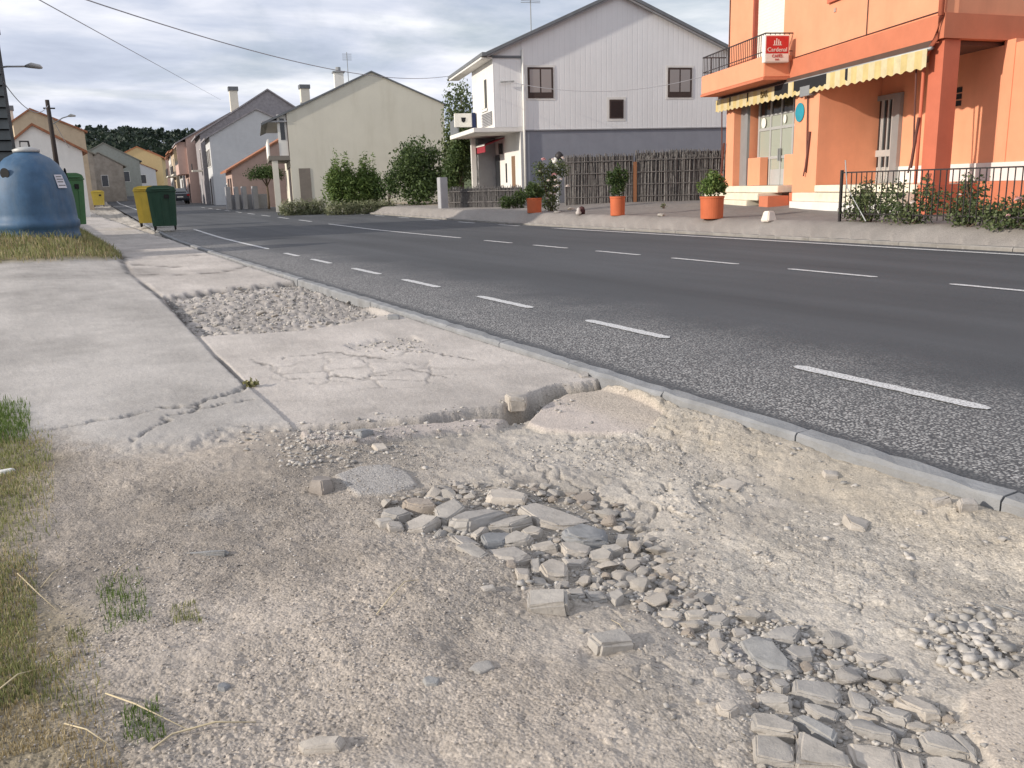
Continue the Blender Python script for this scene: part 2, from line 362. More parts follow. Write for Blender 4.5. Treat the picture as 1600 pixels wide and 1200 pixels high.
    fm = sst(FX+.9+2.2*sst(21, 29, y), FX+.5+2.2*sst(21, 29, y), xs+(fbm(x*1.5, y*1.5, 210)-.5)*.5)[..., None]
    yard = fcol*fm+gf*(1-fm)
    yard = np.where(((y > 34) & (xs > FX+2.6))[..., None], np.array([.32, .27, .21])*(.7+.3*big+.3*med), yard)
    yard = np.where(((y > 60) & (xs > 30))[..., None], np.array([.10, .12, .05])*(.7+.5*med), yard)
    far = xs > 7.5
    zf2 = np.where(xs > FX+.02, zfar+(fbm(x*2, y*2, 200)-.5)*.03*sst(FX+.6, FX+1.2, xs), zr-.22+hill)
    z = np.where(far, zf2, z+hill)
    col = np.where(far[..., None], yard, col)
    hm = (hill > 4)[..., None]
    col = np.where(hm, np.array([.07, .085, .045])*(.6+.6*med), col)
    # behind and beyond
    lfar = (xs < KX0) & (y > 120)
    col = np.where(lfar[..., None], np.array([.2, .18, .14])*(.7+.5*med), col)
    global GRIT
    GRIT = np.where(far, .5, dirt*(1-.3*lr)*(.25+.95*sst(.40, .60, fbm(x*1.6+4, y*1.6, 180, 4))))
    return z, col
def ground_z(x, y):
    z, _ = land(np.array([float(x)]), np.array([float(y)])); return float(z[0])
def hit(u, v, r0=3., r1=70.):
    d = ray(u, v); d = d/math.hypot(d[0], d[1]); rs = np.linspace(r0, r1, 2500)
    z, _ = land(d[0]*rs, d[1]*rs); g = CH+d[2]*rs-z; i = int(np.argmax(g < 0)) or 2499
    return np.array([d[0]*rs[i], d[1]*rs[i], z[i]])
# ------------------------------------------------------------------ ground sheet (polar net, dense near the viewer)
def ground_material():
    m = bpy.data.materials.new('ground'); m.use_nodes = True; t = m.node_tree; b = t.nodes['Principled BSDF']; LL = t.links.new
    b.inputs['Roughness'].default_value = .95; b.inputs['Specular IOR Level'].default_value = .15
    at = N(t, 'ShaderNodeAttribute'); at.attribute_name = 'albedo'
    tc = N(t, 'ShaderNodeTexCoord')
    n = N(t, 'ShaderNodeTexNoise', i_Scale=140.0, i_Detail=4.0, i_Roughness=.7); LL(tc.outputs['Object'], n.inputs['Vector'])
    r = ramp(t, n.outputs[0], [(.3, (.74,)*3), (.5, (1.0,)*3), (.72, (1.28,)*3)])
    mm = N(t, 'ShaderNodeMix', data_type='RGBA', blend_type='MULTIPLY'); mm.inputs['Factor'].default_value = 1
    LL(at.outputs['Color'], mm.inputs['A']); LL(r.outputs[0], mm.inputs['B'])
    vo = N(t, 'ShaderNodeTexVoronoi', i_Scale=130.0); LL(tc.outputs['Object'], vo.inputs['Vector'])
    hs = N(t, 'ShaderNodeSeparateColor'); LL(vo.outputs['Color'], hs.inputs[0])
    sr = ramp(t, hs.outputs[0], [(0., (.45,)*3), (.12, (.82,)*3), (.5, (1.,)*3), (.9, (1.06,)*3), (1., (1.38,)*3)])
    m3 = N(t, 'ShaderNodeMix', data_type='RGBA', blend_type='MULTIPLY'); gm = N(t, 'ShaderNodeMath', operation='MULTIPLY_ADD'); LL(at.outputs['Alpha'], gm.inputs[0]); gm.inputs[1].default_value = .62; gm.inputs[2].default_value = .25; LL(gm.outputs[0], m3.inputs['Factor'])
    LL(mm.outputs['Result'], m3.inputs['A']); LL(sr.outputs[0], m3.inputs['B']); LL(m3.outputs['Result'], b.inputs['Base Color'])
    n2 = N(t, 'ShaderNodeTexNoise', i_Scale=75.0, i_Detail=6.0, i_Roughness=.65); LL(tc.outputs['Object'], n2.inputs['Vector'])
    bp = N(t, 'ShaderNodeBump', i_Strength=.8, i_Distance=.008); 
    ad = N(t, 'ShaderNodeMath', operation='MULTIPLY_ADD'); LL(vo.outputs['Distance'], ad.inputs[0]); ad.inputs[1].default_value = -.8; LL(n2.outputs[0], ad.inputs[2])
    gs = N(t, 'ShaderNodeMath', operation='MULTIPLY_ADD'); LL(at.outputs['Alpha'], gs.inputs[0]); gs.inputs[1].default_value = .24; gs.inputs[2].default_value = .22; LL(gs.outputs[0], bp.inputs['Strength'])
    LL(ad.outputs[0], bp.inputs['Height']); LL(bp.outputs[0], b.inputs['Normal'])
    return m
def build_ground():
    v = np.linspace(1250, 60, 1080)                       # depression steps
    r = list(864*1.24/v)
    while r[-1] < 45: r.append(r[-1]*1.018)
    while r[-1] < 6000: r.append(r[-1]*1.06)
    r = np.array([.02, .15, .3, .45, .6, .75]+r)
    th = np.concatenate([np.linspace(-180, -30, 40)[:-1], np.linspace(-30, -8, 30)[:-1], np.linspace(-8, 64, 820)[:-1], np.linspace(64, 180, 40)])
    T, RR = np.meshgrid(np.radians(th), r)
    x = RR*np.sin(T); y = RR*np.cos(T)
    z, c = land(x.ravel(), y.ravel())
    nr, nt_ = x.shape
    V = np.stack([x.ravel(), y.ravel(), z], 1)
    idx = np.arange(nr*nt_).reshape(nr, nt_)
    F = np.stack([idx[:-1, :-1], idx[1:, :-1], idx[1:, 1:], idx[:-1, 1:]], -1).reshape(-1, 4)[:, ::-1]
    # thin out what lies deep under the carriageway: keep only coarse strip there
    o = quads_mesh('ground', V, F, ground_material(), smooth=True)
    ca = o.data.color_attributes.new('albedo', 'FLOAT_COLOR', 'POINT')
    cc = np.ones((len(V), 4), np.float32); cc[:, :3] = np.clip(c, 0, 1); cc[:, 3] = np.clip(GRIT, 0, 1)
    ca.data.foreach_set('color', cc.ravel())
    tag(o, kind='structure')
    return o
build_ground()
# ------------------------------------------------------------------ carriageway
def strip(name, x0, x1, ys, zf, m, parent=None, nx=1, edge=None):
    ys = np.array(ys, float); xs = np.linspace(x0, x1, nx+1)
    V = []; 
    for yy in ys:
        bx = float(bend(np.array(yy)))
        for xx in xs: V.append((xx+bx, yy, zf(xx, yy)))
    n = nx+1; F = [(i*n+k, i*n+k+1, (i+1)*n+k+1, (i+1)*n+k) for i in range(len(ys)-1) for k in range(nx)]
    return quads_mesh(name, V, F, m, parent)
def asphalt():
    m = bpy.data.materials.new('asphalt'); m.use_nodes = True; t = m.node_tree; b = t.nodes['Principled BSDF']; LL = t.links.new
    b.inputs['Roughness'].default_value = .8; b.inputs['Specular IOR Level'].default_value = .3
    tc = N(t, 'ShaderNodeTexCoord'); sp = N(t, 'ShaderNodeSeparateXYZ'); LL(tc.outputs['Object'], sp.inputs[0])
    # how worn: band beside the kerb, ragged
    nb = N(t, 'ShaderNodeTexNoise', i_Scale=.8, i_Detail=5.0, i_Roughness=.6); LL(tc.outputs['Object'], nb.inputs['Vector'])
    a = N(t, 'ShaderNodeMath', operation='MULTIPLY_ADD'); LL(nb.outputs[0], a.inputs[0]); a.inputs[1].default_value = -2.0; LL(sp.outputs['X'], a.inputs[2])
    wr = N(t, 'ShaderNodeMapRange', interpolation_type='SMOOTHSTEP'); LL(a.outputs[0], wr.inputs[0]); wr.inputs[1].default_value = 2.3; wr.inputs[2].default_value = 4.3; wr.inputs[3].default_value = 1; wr.inputs[4].default_value = 0
    ke = N(t, 'ShaderNodeTexNoise', i_Scale=6.0, i_Detail=3.0); LL(tc.outputs['Object'], ke.inputs['Vector'])
    kk = N(t, 'ShaderNodeMath', operation='MULTIPLY_ADD'); LL(ke.outputs[0], kk.inputs[0]); kk.inputs[1].default_value = -.12; LL(sp.outputs['X'], kk.inputs[2])
    ks = N(t, 'ShaderNodeMapRange', interpolation_type='SMOOTHSTEP'); LL(kk.outputs[0], ks.inputs[0]); ks.inputs[1].default_value = 3.10; ks.inputs[2].default_value = 3.24; ks.inputs[3].default_value = .12; ks.inputs[4].default_value = 1
    wm = N(t, 'ShaderNodeMath', operation='MULTIPLY'); LL(wr.outputs[0], wm.inputs[0]); LL(ks.outputs[0], wm.inputs[1])
    vo = N(t, 'ShaderNodeTexVoronoi', i_Scale=74.0, i_Randomness=1.0); LL(tc.outputs['Object'], vo.inputs['Vector'])
    vd = ramp(t, vo.outputs['Distance'], [(.36, (1,)*3), (.62, (0,)*3)])
    hs = N(t, 'ShaderNodeSeparateColor'); LL(vo.outputs['Color'], hs.inputs[0])
    st = ramp(t, hs.outputs[0], [(.0, (.12, .12, .12)), (.35, (.26, .256, .25)), (.7, (.43, .42, .40)), (1., (.58, .565, .54))])
    mb = N(t, 'ShaderNodeMix', data_type='RGBA'); LL(vd.outputs[0], mb.inputs['Factor']); mb.inputs['A'].default_value = (.085, .085, .087, 1); LL(st.outputs[0], mb.inputs['B'])
    fn = N(t, 'ShaderNodeTexNoise', i_Scale=120.0, i_Detail=3.0, i_Roughness=.8); LL(tc.outputs['Object'], fn.inputs['Vector'])
    mp2 = N(t, 'ShaderNodeMapping'); mp2.inputs['Scale'].default_value = (1.4, .16, 1); LL(tc.outputs['Object'], mp2.inputs[0])
    bn = N(t, 'ShaderNodeTexNoise', i_Scale=.9, i_Detail=6.0); LL(mp2.outputs[0], bn.inputs['Vector'])
    f1 = ramp(t, fn.outputs[0], [(.35, (.050, .053, .057)), (.55, (.078, .081, .086)), (.75, (.14, .142, .148))])
    f2 = ramp(t, bn.outputs[0], [(.3, (.80,)*3), (.5, (1.,)*3), (.7, (1.2,)*3)])
    dk = N(t, 'ShaderNodeMix', data_type='RGBA', blend_type='MULTIPLY'); dk.inputs['Factor'].default_value = 1; LL(f1.outputs[0], dk.inputs['A']); LL(f2.outputs[0], dk.inputs['B'])
    fi = N(t, 'ShaderNodeMix', data_type='RGBA'); LL(wm.outputs[0], fi.inputs['Factor']); LL(dk.outputs['Result'], fi.inputs['A']); LL(mb.outputs['Result'], fi.inputs['B'])
    LL(fi.outputs['Result'], b.inputs['Base Color'])
    hb = N(t, 'ShaderNodeMath', operation='MULTIPLY'); LL(vd.outputs[0], hb.inputs[0]); LL(wm.outputs[0], hb.inputs[1])
    ad = N(t, 'ShaderNodeMath', operation='ADD'); LL(hb.outputs[0], ad.inputs[0]); LL(fn.outputs[0], ad.inputs[1])
    bp = N(t, 'ShaderNodeBump', i_Strength=.6, i_Distance=.006); LL(ad.outputs[0], bp.inputs['Height']); LL(bp.outputs[0], b.inputs['Normal'])
    return m
YS = list(np.arange(-30, 30, 1.0))+list(np.arange(30, 120, 2.5))+list(np.arange(120, 421, 10))
road = strip('road', KX1-.03, FX+.05, YS, lambda x, y: roadz(y)+.0+.02*(1-((x-7.9)/5)**2), asphalt(), nx=8)
tag(road, kind='structure')
def worn_paint():
    m = bpy.data.materials.new('road_paint'); m.use_nodes = True; t = m.node_tree; b = t.nodes['Principled BSDF']; LL = t.links.new
    b.inputs['Roughness'].default_value = .7
    tc = N(t, 'ShaderNodeTexCoord')
    n = N(t, 'ShaderNodeTexNoise', i_Scale=70.0, i_Detail=5.0, i_Roughness=.8); LL(tc.outputs['Object'], n.inputs['Vector'])
    r = ramp(t, n.outputs[0], [(.42, (.20, .195, .19)), (.50, (.60, .60, .59)), (.7, (.78, .78, .77))]); LL(r.outputs[0], b.inputs['Base Color'])
    return m
PAINT = worn_paint()
zpaint = lambda x, y: roadz(y)+.02*(1-((x-7.9)/5)**2)+.006
def ragged(name, xc, wd, y0, y1, seed):
    rr = random.Random(seed); n = max(6, int((y1-y0)/.05)); n = min(n, 60)
    V = []; F = []
    for i in range(n+1):
        y = y0+(y1-y0)*i/n; e = .25 if i in (0, n) else 1
        bx = float(bend(np.array(y)))
        a = wd/2*e+rr.uniform(-.006, .006); c = wd/2*e+rr.uniform(-.006, .006)
        V += [(xc-a+bx, y, zpaint(xc-a, y)), (xc+c+bx, y, zpaint(xc+c, y))]
    for i in range(n): F.append((2*i, 2*i+1, 2*i+3, 2*i+2))
    return quads_mesh(name, V, F, PAINT, road)
for k, (y0, y1) in enumerate([(-2.0, -.7), (.3, 1.5), (2.63, 3.95), (5.24, 6.40), (7.38, 8.59), (9.69, 10.90), (11.80, 13.05), (14.2, 15.4), (16.3, 17.4)]):
    ragged('edge_dash', 4.14, .10, y0, y1, k)
ragged('edge_line', 4.17, .10, 18.9, 31.5, 50)
ragged('edge_line', 4.17, .12, 62, 140, 53)
cy = [(-1, .6), (1.8, 3.3), (4.0, 5.99), (6.92, 8.32), (9.25, 10.74), (11.55, 12.85), (13.8, 15.1), (16.0, 17.3)]
for k, (y0, y1) in enumerate(cy): ragged('centre_dash', 8.52, .10, y0, y1, 60+k)
ragged('centre_line', 8.56, .11, 18.6, 30.3, 80)
for k in range(9): ragged('centre_dash', 8.6, .12, 33+4.2*k, 35.2+4.2*k, 90+k)
ragged('far_edge_line', 12.30, .17, -20, 20.8, 100)
for k in range(14): ragged('far_edge_dash', 12.36, .12, 22.8+3.2*k, 24.2+3.2*k, 120+k)
# ------------------------------------------------------------------ kerbs
KERB = pm('kerb_concrete', (.235, .24, .245), var=.22, scale=5, bump=.5, bscale=60, dirt=.35, dirtc=(.20, .18, .15))
def kerb_piece(x0, x1, y0, y1, top, seed, parent, m=KERB, drop=.3):
    rr = random.Random(seed); g = .004; ny = 9
    prof = [(0, -drop), (0, top-.018), (.014, top-.003), (x1-x0-.02, top), (x1-x0-.004, top-.016), (x1-x0, -drop)]
    V = []; F = []; n = len(prof); jz = rr.uniform(-.004, .004)
    for i in range(ny+1):
        y = y0+g+(y1-y0-2*g)*i/ny; bx = float(bend(np.array(y))); zr = float(roadz(y))
        for (a, zz) in prof:
            k = 0 if zz < 0 else rr.uniform(-.006, .006)
            V.append((x0+a+bx+k, y, zr+zz+jz+k*.6))
    for i in range(ny):
        for k in range(n-1): F.append((i*n+k, (i+1)*n+k, (i+1)*n+k+1, i*n+k+1))
    mb = MB(); mb.v = V; mb.f = F+[tuple(range(n)), tuple(range((ny+1)*n-1, ny*n-1, -1))]
    return mb.build('kerb_stone', m, parent)
kroot = empty('kerb', (0, 0, 0)); tag(kroot, kind='structure')
yk = -3.2; k = 0
while yk < 40:
    Lk = 1.0 if yk < 20 else 4.0
    kerb_piece(KX0, KX1, yk, yk+Lk, .036, k, kroot); yk += Lk; k += 1
kroot2 = empty('kerb', (0, 0, 0)); tag(kroot2, kind='structure')
KERB2 = pm('pale_kerb', (.25, .235, .215), var=.25, scale=3, bump=.4, bscale=30, dirt=.4, dirtc=(.18, .16, .13))
yk = -8.
while yk < 130:
    Lk = 2.0 if yk < 30 else 10.0
    kerb_piece(FX, FX+.16, yk, yk+Lk, .065, k, kroot2, KERB2); yk += Lk; k += 1
# ================================================================== stones
def chaikin(P, it=2):
    P = [np.array(p, float) for p in P]
    for _ in range(it):
        Q = []
        for i in range(len(P)):
            a, b = P[i], P[(i+1) % len(P)]
            Q += [a*.83+b*.17, a*.17+b*.83]
        P = Q
    return P
def resample(P, n):
    P = np.array(P+[P[0]]); d = np.r_[0, np.cumsum(np.hypot(*(P[1:]-P[:-1]).T))]
    t = np.linspace(0, d[-1], n, endpoint=False)
    return np.stack([np.interp(t, d, P[:, 0]), np.interp(t, d, P[:, 1])], 1)
def stonemat(name, c, var=.25):
    if name in MATS: return MATS[name]
    m = bpy.data.materials.new(name); m.use_nodes = True; t = m.node_tree; b = t.nodes['Principled BSDF']; LL = t.links.new
    b.inputs['Roughness'].default_value = .9; b.inputs['Specular IOR Level'].default_value = .2
    tc = N(t, 'ShaderNodeTexCoord'); oi = N(t, 'ShaderNodeObjectInfo')
    ad = N(t, 'ShaderNodeVectorMath', operation='MULTIPLY_ADD'); LL(oi.outputs['Random'], ad.inputs[0]); ad.inputs[1].default_value = (37, 11, 5); LL(tc.outputs['Object'], ad.inputs[2])
    n = N(t, 'ShaderNodeTexNoise', i_Scale=14.0, i_Detail=8.0, i_Roughness=.7); LL(ad.outputs[0], n.inputs['Vector'])
    r = ramp(t, n.outputs[0], [(.28, tuple(x*(1-var) for x in c)), (.5, c), (.74, tuple(x*(1+var*.8) for x in c))])
    rr = ramp(t, oi.outputs['Random'], [(0, (.86, .87, .89)), (.35, (.96, .96, .96)), (.7, (1.04, 1.02, .99)), (1, (1.1, 1.08, 1.05))])
    mm = N(t, 'ShaderNodeMix', data_type='RGBA', blend_type='MULTIPLY'); mm.inputs['Factor'].default_value = 1
    LL(r.outputs[0], mm.inputs['A']); LL(rr.outputs[0], mm.inputs['B']); LL(mm.outputs['Result'], b.inputs['Base Color'])
    n2 = N(t, 'ShaderNodeTexNoise', i_Scale=60.0, i_Detail=8.0, i_Roughness=.7); LL(ad.outputs[0], n2.inputs['Vector'])
    bp = N(t, 'ShaderNodeBump', i_Strength=.55, i_Distance=.008); LL(n2.outputs[0], bp.inputs['Height']); LL(bp.outputs[0], b.inputs['Normal'])
    MATS[name] = m; return m
S_GREY = stonemat('grey_stone', (.385, .362, .33)); S_PALE = stonemat('pale_stone', (.445, .410, .365)); S_DARK = stonemat('dark_stone', (.30, .30, .295)); S_BROWN = stonemat('brown_stone', (.34, .30, .26))
def hull_mesh(name, pts, m, bev, rough, seed):
    """angular stone: convex hull of points, worn along its edges"""
    rr = random.Random(seed); bm = bmesh.new()
    for p in pts: bm.verts.new(p)
    r = bmesh.ops.convex_hull(bm, input=list(bm.verts))
    loose_ = [g for g in r['geom_interior'] if isinstance(g, bmesh.types.BMVert)]
    if loose_: bmesh.ops.delete(bm, geom=loose_, context='VERTS')
    bmesh.ops.dissolve_limit(bm, angle_limit=R(9), verts=list(bm.verts), edges=list(bm.edges))
    bmesh.ops.bevel(bm, geom=list(bm.edges), offset=bev, segments=2, affect='EDGES', clamp_overlap=True)
    bmesh.ops.triangulate(bm, faces=[f for f in bm.faces if len(f.verts) > 4])
    bmesh.ops.subdivide_edges(bm, edges=[e for e in bm.edges if e.calc_length() > bev*2.5], cuts=1, use_grid_fill=True)
    for q in bm.verts: q.co += Vector([rr.uniform(-1, 1) for _ in range(3)])*rough
    bmesh.ops.recalc_face_normals(bm, faces=bm.faces)
    me = bpy.data.meshes.new(name); bm.to_mesh(me); bm.free(); me.materials.append(m)
    me.polygons.foreach_set('use_smooth', [True]*len(me.polygons)); me.set_sharp_from_angle(angle=R(30)); return me
def stone_from_outline(poly, h, m, name='cobblestone', seed=0, n=30, chaik=1, tilt=0., grow=1.12):
    rr = random.Random(seed); poly = np.array([p for p in poly], float)
    c0 = poly.mean(0); R0 = np.hypot(*c0); dv = c0/R0; t = (poly-c0)@dv; side = poly-c0-np.outer(t, dv)
    ln = t.max()-t.min(); new = max(ln*.62, ln-h*R0/1.28*.8); t = t.min()+(t-t.min())*new/ln   # drop the part of the outline that is height
    P = np.array([c0+side[i]+dv*t[i] for i in range(len(poly))]); c = P.mean(0); Q = (P-c)*grow
    S = np.hypot(*Q.T).mean(); h = min(h*.74, S*.55)
    gz = ground_z(c[0], c[1]); tx, ty = rr.uniform(-1, 1)*tilt, rr.uniform(-1, 1)*tilt; pts = []
    for (x, y) in Q:
        j = lambda a: 1+rr.uniform(-a, a)
        pts.append((x*.95, y*.95, -.04)); pts.append((x*j(.05)*1.0, y*j(.05)*1.0, h*rr.uniform(.35, .6)))
        k = rr.uniform(.76, .93); pts.append((x*k, y*k, h*rr.uniform(.84, 1.03)+x*tx+y*ty))
    me = hull_mesh(name, pts, m, S*.11, S*.022, seed)
    o = bpy.data.objects.new(name, me); COL.objects.link(o); o.location = (c[0], c[1], gz)
    return o
def zoomed(o, sc, pts): return [(o[0]+p[0]*sc, o[1]+p[1]*sc) for p in pts]
O6 = (1000, 850); O2 = (400, 580)
LOWER = 'fitted cobbles in the lower right patch'
UPPER = 'cobbles heaped in the middle of the dirt'
low_lab = 'grey cobblestone fitted among others in the exposed patch at the bottom right'
up_lab = 'pale grey cobblestone lying among the broken heap in the middle of the dirt'
lower = [
 ([(640, 570), (790, 560), (835, 620), (820, 680), (720, 660), (640, 650)], .05, S_GREY, 'wide grey cobblestone at the top edge of the fitted bottom right patch'),
 ([(870, 600), (930, 620), (965, 670), (950, 700), (890, 680)], .035, S_GREY, None),
 ([(1070, 620), (1130, 610), (1240, 670), (1250, 710), (1180, 725), (1070, 660)], .06, S_PALE, 'tall oblong pale cobblestone with a dark end at the right of the fitted patch'),
 ([(970, 680), (1040, 660), (1130, 700), (1105, 750), (1040, 735)], .045, S_GREY, None),
 ([(680, 660), (740, 665), (825, 705), (810, 752), (740, 720)], .035, S_GREY, None),
 ([(636, 732), (690, 710), (815, 790), (800, 865), (700, 790)], .06, S_DARK, 'dark slate coloured oblong stone lying askew in the fitted patch'),
 ([(460, 705), (560, 708), (655, 790), (640, 850), (470, 820)], .055, S_GREY, 'broad flat cobblestone at the left edge of the fitted patch'),
 ([(475, 832), (560, 822), (632, 862), (637, 960), (480, 960)], .05, S_GREY, None),
 ([(670, 795), (860, 910), (880, 980), (650, 980)], .045, S_GREY, 'large wedge shaped paving stone cut by the bottom edge, below the dark slate stone'),
 ([(860, 740), (930, 725), (1060, 800), (1050, 830), (960, 812), (880, 785)], .04, S_GREY, None),
 ([(870, 815), (960, 822), (1062, 842), (1080, 960), (960, 980), (890, 930)], .045, S_PALE, None),
 ([(1165, 785), (1210, 750), (1290, 770), (1382, 862), (1360, 885), (1280, 855), (1180, 848)], .05, S_GREY, 'broad kidney shaped cobblestone at the right end of the fitted patch'),
 ([(1110, 735), (1160, 715), (1207, 740), (1190, 772), (1120, 765)], .045, S_PALE, None),
 ([(1000, 735), (1110, 772), (1095, 805), (1035, 775)], .03, S_GREY, None),
 ([(490, 640), (560, 628), (628, 670), (615, 712), (500, 700)], .055, S_GREY, None),
 ([(895, 455), (980, 443), (1032, 470), (980, 505), (920, 492)], .045, S_PALE, 'round topped pale stone standing apart above the fitted patch'),
 ([(620, 432), (708, 418), (718, 480), (655, 492), (600, 452)], .06, S_GREY, None),
 ([(1090, 800), (1150, 790), (1162, 850), (1088, 842)], .03, S_GREY, None),
 ([(1072, 852), (1170, 870), (1182, 960), (1095, 960)], .035, S_PALE, None),
 ([(1200, 875), (1280, 872), (1385, 902), (1370, 960), (1200, 970)], .03, S_PALE, None),
 ([(900, 695), (990, 716), (992, 738), (912, 727)], .025, S_PALE, None),
 ([(820, 672), (868, 665), (897, 710), (842, 722)], .035, S_GREY, None),
 ([(520, 385), (560, 352), (640, 335), (665, 365), (640, 412), (560, 412)], .06, S_GREY, 'rugged grey stone above the bluish flat slab, between the two cobble patches'),
 ([(320, 722), (385, 695), (412, 740), (372, 785), (330, 770)], .06, S_PALE, 'rounded whitish stone just left of the fitted patch'),
 ([(308, 555), (358, 543), (372, 590), (318, 595)], .045, S_PALE, None),
 ([(405, 562), (458, 553), (472, 600), (420, 608)], .045, S_PALE, None),
 ([(425, 420), (480, 400), (550, 415), (612, 500), (618, 548), (540, 540), (470, 500)], .030, S_DARK, 'flat bluish grey slab half buried beside the cobbles'),
 ([(780, 470), (852, 468), (852, 512), (798, 522)], .035, S_GREY, None),
 ([(858, 502), (918, 498), (918, 530), (878, 532)], .03, S_GREY, None),
 ([(615, 472), (658, 472), (652, 502), (605, 492)], .04, S_PALE, None),
 ([(720, 480), (765, 475), (770, 508), (728, 512)], .03, S_PALE, None),
 ([(550, 575), (600, 570), (625, 610), (590, 635), (555, 610)], .05, S_GREY, None),
 ([(285, 370), (330, 360), (340, 410), (290, 412)], .04, S_PALE, None),
 ([(385, 345), (430, 340), (450, 380), (400, 400)], .04, S_PALE, None),
 ([(190, 290), (240, 272), (285, 290), (270, 322), (200, 322)], .045, S_GREY, None),
 ([(70, 295), (120, 275), (170, 290), (160, 320), (90, 322)], .045, S_PALE, None),
 ([(290, 300), (340, 290), (370, 320), (340, 355), (285, 350)], .05, S_GREY, None),
 ([(1380, 860), (1300, 780), (1330, 770), (1400, 850), (1400, 910)], .03, S_GREY, None)]
upper = [
 ([(613, 572), (660, 545), (732, 558), (748, 600), (690, 612), (628, 602)], .075, S_BROWN, 'brownish squared cobblestone at the upper left of the heap'),
 ([(748, 592), (830, 545), (872, 590), (800, 652), (758, 640)], .06, S_GREY, None),
 ([(808, 642), (870, 590), (960, 568), (1042, 590), (960, 642), (890, 682), (828, 672)], .075, S_GREY, 'long grey loaf shaped cobblestone at the top of the heap'),
 ([(968, 640), (1050, 600), (1132, 598), (1142, 625), (1060, 667), (973, 665)], .055, S_GREY, None),
 ([(1098, 568), (1160, 530), (1282, 570), (1382, 612), (1270, 642), (1180, 632)], .055, S_PALE, 'long pale slab of broken kerb lying along the top of the heap'),
 ([(1278, 640), (1360, 612), (1455, 640), (1450, 692), (1360, 708), (1290, 682)], .085, S_DARK, 'dark flat topped block at the right of the heap top'),
 ([(960, 540), (975, 500), (1040, 480), (1122, 520), (1110, 562), (980, 565)], .05, S_PALE, 'pinkish chunk of concrete set behind the heap'),
 ([(628, 642), (700, 610), (762, 640), (700, 692), (640, 690)], .055, S_PALE, None),
 ([(535, 590), (600, 578), (642, 620), (590, 645), (525, 630)], .055, S_GREY, None),
 ([(500, 640), (560, 635), (580, 672), (520, 680)], .04, S_GREY, None),
 ([(545, 655), (600, 650), (615, 690), (560, 700)], .04, S_PALE, None),
 ([(1108, 652), (1150, 620), (1192, 650), (1180, 682), (1120, 682)], .055, S_GREY, None),
 ([(938, 692), (980, 668), (1062, 675), (1032, 735), (960, 752)], .045, S_DARK, None),
 ([(898, 690), (930, 655), (965, 652), (940, 700), (920, 720)], .045, S_PALE, None),
 ([(1030, 712), (1080, 670), (1150, 690), (1130, 722), (1040, 742)], .045, S_GREY, None),
 ([(1145, 712), (1230, 700), (1252, 740), (1160, 752)], .045, S_PALE, None),
 ([(1265, 712), (1330, 698), (1392, 710), (1370, 752), (1290, 757)], .045, S_PALE, None),
 ([(1388, 722), (1450, 708), (1482, 740), (1470, 772), (1400, 762)], .045, S_GREY, None),
 ([(808, 702), (880, 693), (932, 740), (860, 752)], .03, S_PALE, None),
 ([(978, 752), (1080, 740), (1142, 800), (1080, 822), (1020, 812)], .035, S_PALE, None),
 ([(1185, 822), (1230, 778), (1292, 800), (1292, 872), (1210, 882)], .09, S_PALE, 'big round pale stone standing proud in the middle of the heap'),
 ([(1282, 772), (1380, 758), (1352, 802), (1300, 804)], .03, S_PALE, None),
 ([(1370, 932), (1440, 920), (1462, 970), (1392, 980)], .065, S_GREY, None),
 ([(1452, 925), (1510, 898), (1532, 940), (1500, 982)], .07, S_GREY, None),
 ([(1290, 925), (1360, 920), (1370, 965), (1310, 975)], .05, S_PALE, None),
 ([(838, 762), (900, 743), (962, 790), (930, 822)], .02, S_GREY, 'flat grey flake lying below the left end of the heap'),
 ([(1045, 815), (1075, 810), (1085, 850), (1050, 855)], .04, S_BROWN, None),
 ([(1080, 850), (1135, 840), (1140, 905), (1095, 900)], .05, S_PALE, None),
 ([(1145, 870), (1200, 865), (1215, 905), (1160, 918)], .045, S_GREY, None),
 ([(1145, 790), (1180, 780), (1185, 850), (1150, 840)], .04, S_GREY, None),
 ([(1505, 640), (1560, 650), (1550, 690), (1500, 690)], .045, S_GREY, None),
 ([(1440, 690), (1500, 690), (1530, 725), (1480, 740), (1450, 730)], .05, S_GREY, None)]
def pxpoly(o, sc, pts, z): return [gp(*q, z)[:2] for q in zoomed(o, sc, pts)]
ORD_ = ['first', 'second', 'third', 'fourth', 'fifth', 'sixth', 'seventh', 'eighth', 'ninth', 'tenth', 'eleventh', 'twelfth', 'thirteenth', 'fourteenth']
def rowlabels(items, org, patch, nrow):
    cen = [(np.mean([p[0] for p in it[0]]), np.mean([p[1] for p in it[0]])) for it in items]
    vs = sorted(c[1] for c in cen); out = [None]*len(items)
    tone = {S_GREY.name: 'grey', S_PALE.name: 'pale', S_DARK.name: 'dark', S_BROWN.name: 'brownish'}
    q = [vs[min(len(vs)-1, int(len(vs)*k/nrow))] for k in range(1, nrow)]
    row = [sum(c[1] >= b for b in q) for c in cen]
    for r in range(nrow):
        ids = sorted([i for i in range(len(items)) if row[i] == r], key=lambda i: cen[i][0])
        for k, i in enumerate(ids): out[i] = '%s cobblestone, %s from the left in the %s row of the %s' % (tone[items[i][2].name], ORD_[k], ORD_[r] if r < nrow-1 else 'bottom', patch)
    return out
lowL = rowlabels(lower, O6, 'fitted patch', 5); upL = rowlabels(upper, O2, 'middle heap', 4)
stone_n = 0; taken = []
for (pts, h, m, lab) in lower:
    P = pxpoly(O6, .375, pts, -.05); o = stone_from_outline(P, h*.75, m, 'cobblestone', stone_n+1, tilt=.08); stone_n += 1
    tag(o, lab or lowL[stone_n-1], 'cobblestone', LOWER); c = np.mean(P, 0); taken.append((c[0], c[1], max(np.hypot(*(np.array(P)-c).T))))
